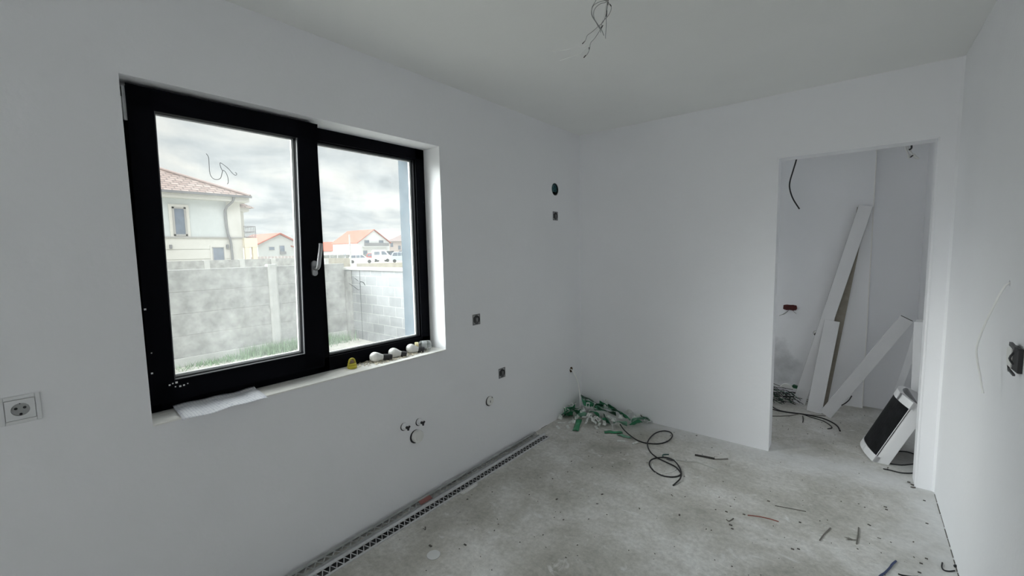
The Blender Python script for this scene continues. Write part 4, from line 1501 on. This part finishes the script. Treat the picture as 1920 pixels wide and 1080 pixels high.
# side bay with its balcony
MB().box((-4.2, YE, ZL - .0), (-1.2, YE + .62, ZE - .55)).build('bay_wall', CREAM, t)
MB().box((-4.6, YE, ZE - .55), (-.8, YE + .85, ZE - .30)).build('bay_eaves', CREAM, t)
MB().add([(-.6, YE, ZE - .30), (-.6, YE + 1.15, ZE - .30), (-4.9, YE + 1.15, ZE - .30), (-4.9, YE, ZE - .30), (-1.2, YE, ZE + .22), (-4.4, YE, ZE + .22), (-1.4, YE + .55, ZE + .12), (-4.0, YE + .55, ZE + .12)],
         [[0, 1, 6, 4], [1, 2, 7, 6], [2, 3, 5, 7], [4, 6, 7, 5], [3, 2, 1, 0], [0, 4, 5, 3]]).build('bay_roof', TILE, t)
MB().box((-2.4, YE, ZL - .62), (.4, YE + .78, ZL - .02)).build('balcony_slab', mat('warm_cream_render', (.74, .66, .52), .9, var=.05), t)
rl = MB()
for k in range(8):
    y = YE + .05 + k * .095
    rl.tube([(.35, y, ZL), (.35, y, ZL + .76)], .014, 5, 1)
for k in range(10):
    rl.tube([(.35 - k * .28, YE + .74, ZL), (.35 - k * .28, YE + .74, ZL + .76)], .014, 5, 1)
for z in (.06, .40, .76):
    rl.tube([(.35, YE + .02, ZL + z), (.35, YE + .74, ZL + z)], .024, 5, 1).tube([(.35, YE + .74, ZL + z), (-2.3, YE + .74, ZL + z)], .024, 5, 1)
rl.build('balcony_railing', GREYM, t)
for y in (YE + .16, YE + .62):
    MB().box((.1, y - .14, 0), (.38, y + .14, ZL - .60)).build('column', MATS['warm_cream_render'], t, bevel=.03)
MB().box((-2.4, YE, 0), (-2.2, YE + .74, ZL - .6)).build('porch_wall', CREAM, t)


def gable_house(name, label, px, py_eave, depth, ang, Wg, Ls, z_eave, z_apex, wall, roof, group=None, mirror=False, over=.5):
    """near corner at a pixel; gable wall runs right and away by ang, long side runs left and away"""
    c = at(px, py_eave, depth)
    v = Vector((c.x - DX, c.y, 0)).normalized()
    r = Vector((v.y, -v.x, 0))
    a = math.radians(ang)
    gx = r * math.cos(a) + v * math.sin(a)
    gy = -r * math.sin(a) + v * math.cos(a)
    e = empty(name, label, 'house', group, loc=(c.x, c.y, GZ), rz=math.atan2(gx.y, gx.x))
    ze, za = z_eave - GZ, z_apex - GZ
    MB().prism([(0, 0, 0), (Wg, 0, 0), (Wg, 0, ze), (Wg / 2, 0, za), (0, 0, ze)], (0, Ls, 0)).build('walls', wall, e)
    sl = (za - ze) / (Wg / 2)
    o, th = over, .22
    for s in (0, 1):
        m = MB()
        pts = [(Wg / 2, za + .05), (-o, ze - o * sl + .05), (-o, ze - o * sl + .05 + th), (Wg / 2, za + .05 + th)]
        if s:
            pts = [(Wg - x, z) for x, z in pts]
        m.prism([(x, -o, z) for x, z in pts], (0, Ls + 2 * o, 0))
        m.build('roof_slope', roof, e)
    return e, ze, za


def gwin(e, x0, x1, z0, z1, side='g', fr=.08, m=PANE):
    if side == 'g':
        f = MB().box((x0, -.06, z0), (x1, .0, z1)).build('window', WFR, e)
        MB().box((x0 + fr, -.08, z0 + fr), (x1 - fr, -.05, z1 - fr)).build('pane', m, f)
    else:
        f = MB().box((-.06, x0, z0), (.0, x1, z1)).build('window', WFR, e)
        MB().box((-.08, x0 + fr, z0 + fr), (-.05, x1 - fr, z1 - fr)).build('pane', m, f)


e, ze, za = gable_house('white_house', 'white house with an orange-red gable roof and long grey balcony', 671, 455, 130, 32, 11.3, 14.5, 4.55, 8.4, WHITE, ORANGE)
for x in (2.2, 7.4):
    gwin(e, x, x + 1.7, ze - 1.1, ze + .75)
MB().box((1.4, -1.2, ze - 1.35), (10.3, 0, ze - 1.15)).build('balcony_slab', WHITE, e)
MB().box((1.4, -1.25, ze - 1.15), (10.3, -1.18, ze - .15)).build('balcony_railing', GREYM, e)
for x in (1.6, 5.0, 8.2):
    gwin(e, x, x + 1.5, .9, 2.5)
for y, z in ((4.6, 3.2), (4.4, .9)):
    gwin(e, y, y + .7, z, z + .8, 's')
gwin(e, 7.0, 8.4, .7, 2.0, 's')
e, ze, za = gable_house('grey_gabled_house', 'light grey house with a reddish gable roof seen between the big house and window post', 483, 457, 70, 28, 7.4, 8, 3.1, 4.85, GREYR, ORANGE, over=.45)
gwin(e, 1.75, 2.75, 2.55, 3.2)
gwin(e, 3.55, 4.5, 1.9, 3.4)
gwin(e, 1.9, 2.9, .5, 1.25)
gwin(e, 3.7, 4.7, .5, 1.35)
MB().box((3.5, -.35, 1.85), (4.55, -.28, 2.35)).build('balcony_railing', GREYM, e)
MB().prism([(5.6, -.3, 3.2), (5.6, 5, 3.2), (7.9, 5, 2.5), (7.9, -.3, 2.5)], (0, 0, .15)).build('side_roof', ORANGE, e)
MB().box((6.6, 0, 0), (7.6, 5, 2.5)).build('side_wing', GREYR, e)
e, ze, za = gable_house('orange_roofed_house', 'low house with an orange roof left of the white balcony house', 622, 468, 150, 62, 8, 16, 2.4, 5.2, WHITE, ORANGE)
e, ze, za = gable_house('pinkish_house', 'pinkish two-storey house with a grey-brown roof at the right', 728, 450, 150, 4, 16, 10, 5.2, 5.25, PINK, GREYT)
for o in [c for c in e.children if c.name.startswith('roof_slope')]:
    bpy.data.objects.remove(o)
MB().add([(-.8, -.8, ze), (16.8, -.8, ze), (16.8, 10.8, ze), (-.8, 10.8, ze), (8, 5, ze + 3.8)], [[0, 1, 4], [1, 2, 4], [2, 3, 4], [3, 0, 4], [3, 2, 1, 0]]).build('roof', GREYT, e)
for x, z in ((.6, 3.6), (3.2, 2.6), (5.6, 3.5), (3.4, .8), (5.8, .8), (.8, .8)):
    gwin(e, x, x + 1.0, z, z + 1.5)
# far picket wall behind the second fence
t = empty('far_fence', 'brownish low fence in front of the light grey house', 'fence')
P0, P1 = at(470, 481.5, 55), at(560, 479.5, 55)
n = 14
for k in range(n):
    a, b = P0.lerp(P1, k / n), P0.lerp(P1, (k + .82) / n)
    MB().prism([(a.x, a.y, GZ), (b.x, b.y, GZ), (b.x, b.y, b.z), (a.x, a.y, a.z)], (-.1, .1, 0)).build('fence_panel', mat('brown_grey_fence', (.33, .29, .28), .9, var=.1), t)
    a, b = P0.lerp(P1, (k + .84) / n), P0.lerp(P1, (k + .98) / n)
    MB().prism([(a.x, a.y, GZ), (b.x, b.y, GZ), (b.x, b.y, b.z + .08), (a.x, a.y, a.z + .08)], (-.1, .1, 0)).build('fence_post', CONC2, t)
t = empty('far_fence', 'dark garden fence in front of the white balcony house', 'fence')
P0, P1 = at(604, 478.5, 110), at(775, 474.5, 112)
n = 12
for k in range(n):
    a, b = P0.lerp(P1, k / n), P0.lerp(P1, (k + .94) / n)
    MB().prism([(a.x, a.y, GZ), (b.x, b.y, GZ), (b.x, b.y, b.z), (a.x, a.y, a.z)], (-.1, .1, 0)).build('fence_panel', mat('dark_garden_fence', (.20, .21, .20), .9, var=.3, vscale=1), t)


# ---- parked cars
def car(pxl, pxr, depth, label, paint, prof, glass, wheels, L=4.0, H=1.45, name='parked_car'):
    a = at((pxl + pxr) / 2, 490, depth)
    v = Vector((a.x - DX, a.y, 0)).normalized()
    r = Vector((v.y, -v.x, 0))
    e = empty(name, label, 'car', 'parked cars', loc=(a.x, a.y, GZ), rz=math.atan2(r.y, r.x))
    MB().prism([(x * L - L / 2, -.8, z * H) for x, z in prof], (0, 1.6, 0)).build('body', paint, e, bevel=.06)
    m = MB()
    for q in glass:
        m.prism([(x * L - L / 2, -.83, z * H) for x, z in q], (0, 1.66, 0))
    m.build('windows', PANE, e)
    for x in wheels:
        MB().lathe([(.0001, -.1), (.31, -.1), (.31, .1), (.0001, .1)], Matrix.Translation((x * L - L / 2, -.78, .31)) @ frame_to((0, 1, 0)), 16).build('wheel', DPLASTIC, e)
    return e


HATCH = [(0, .2), (.0, .5), (.04, .62), (.12, .95), (.2, 1.0), (.55, 1.0), (.72, .66), (.96, .55), (1, .4), (1, .2)]
HG = [[(.10, .64), (.15, .93), (.30, .95), (.30, .64)], [(.32, .64), (.32, .95), (.45, .95), (.45, .64)], [(.47, .64), (.47, .95), (.54, .95), (.66, .66)]]
VAN = [(0, .15), (0, .9), (.05, 1.0), (.7, 1.0), (.86, .62), (1, .5), (1, .15)]
VG = [[(.12, .6), (.12, .85), (.4, .85), (.4, .6)], [(.5, .6), (.5, .88), (.66, .88), (.8, .6)]]
CW_ = mat('white_car_paint', (.78, .79, .80), .25)
car(656, 699, 76, 'white estate car parked at the left end of the row', CW_, HATCH, HG, (.17, .80), 4.5, 1.55)
car(688, 712, 86, 'red car mostly hidden between the white car and the white van', mat('red_car_paint', (.50, .07, .06), .3), HATCH, HG, (.18, .8), 2.8, 1.75)
car(704, 728, 84, 'white van parked in the row', CW_, VAN, VG, (.18, .8), 3.6, 2.35)
car(724, 741, 88, 'dark small van right of the white van', mat('dark_car_paint', (.06, .07, .08), .3), VAN, VG, (.18, .8), 3.0, 2.1)
car(737, 772, 77, 'pale blue-grey car with a red bumper at the right end of the row', mat('pale_blue_car_paint', (.52, .60, .62), .3), HATCH, HG, (.18, .8), 4.2, 1.9)
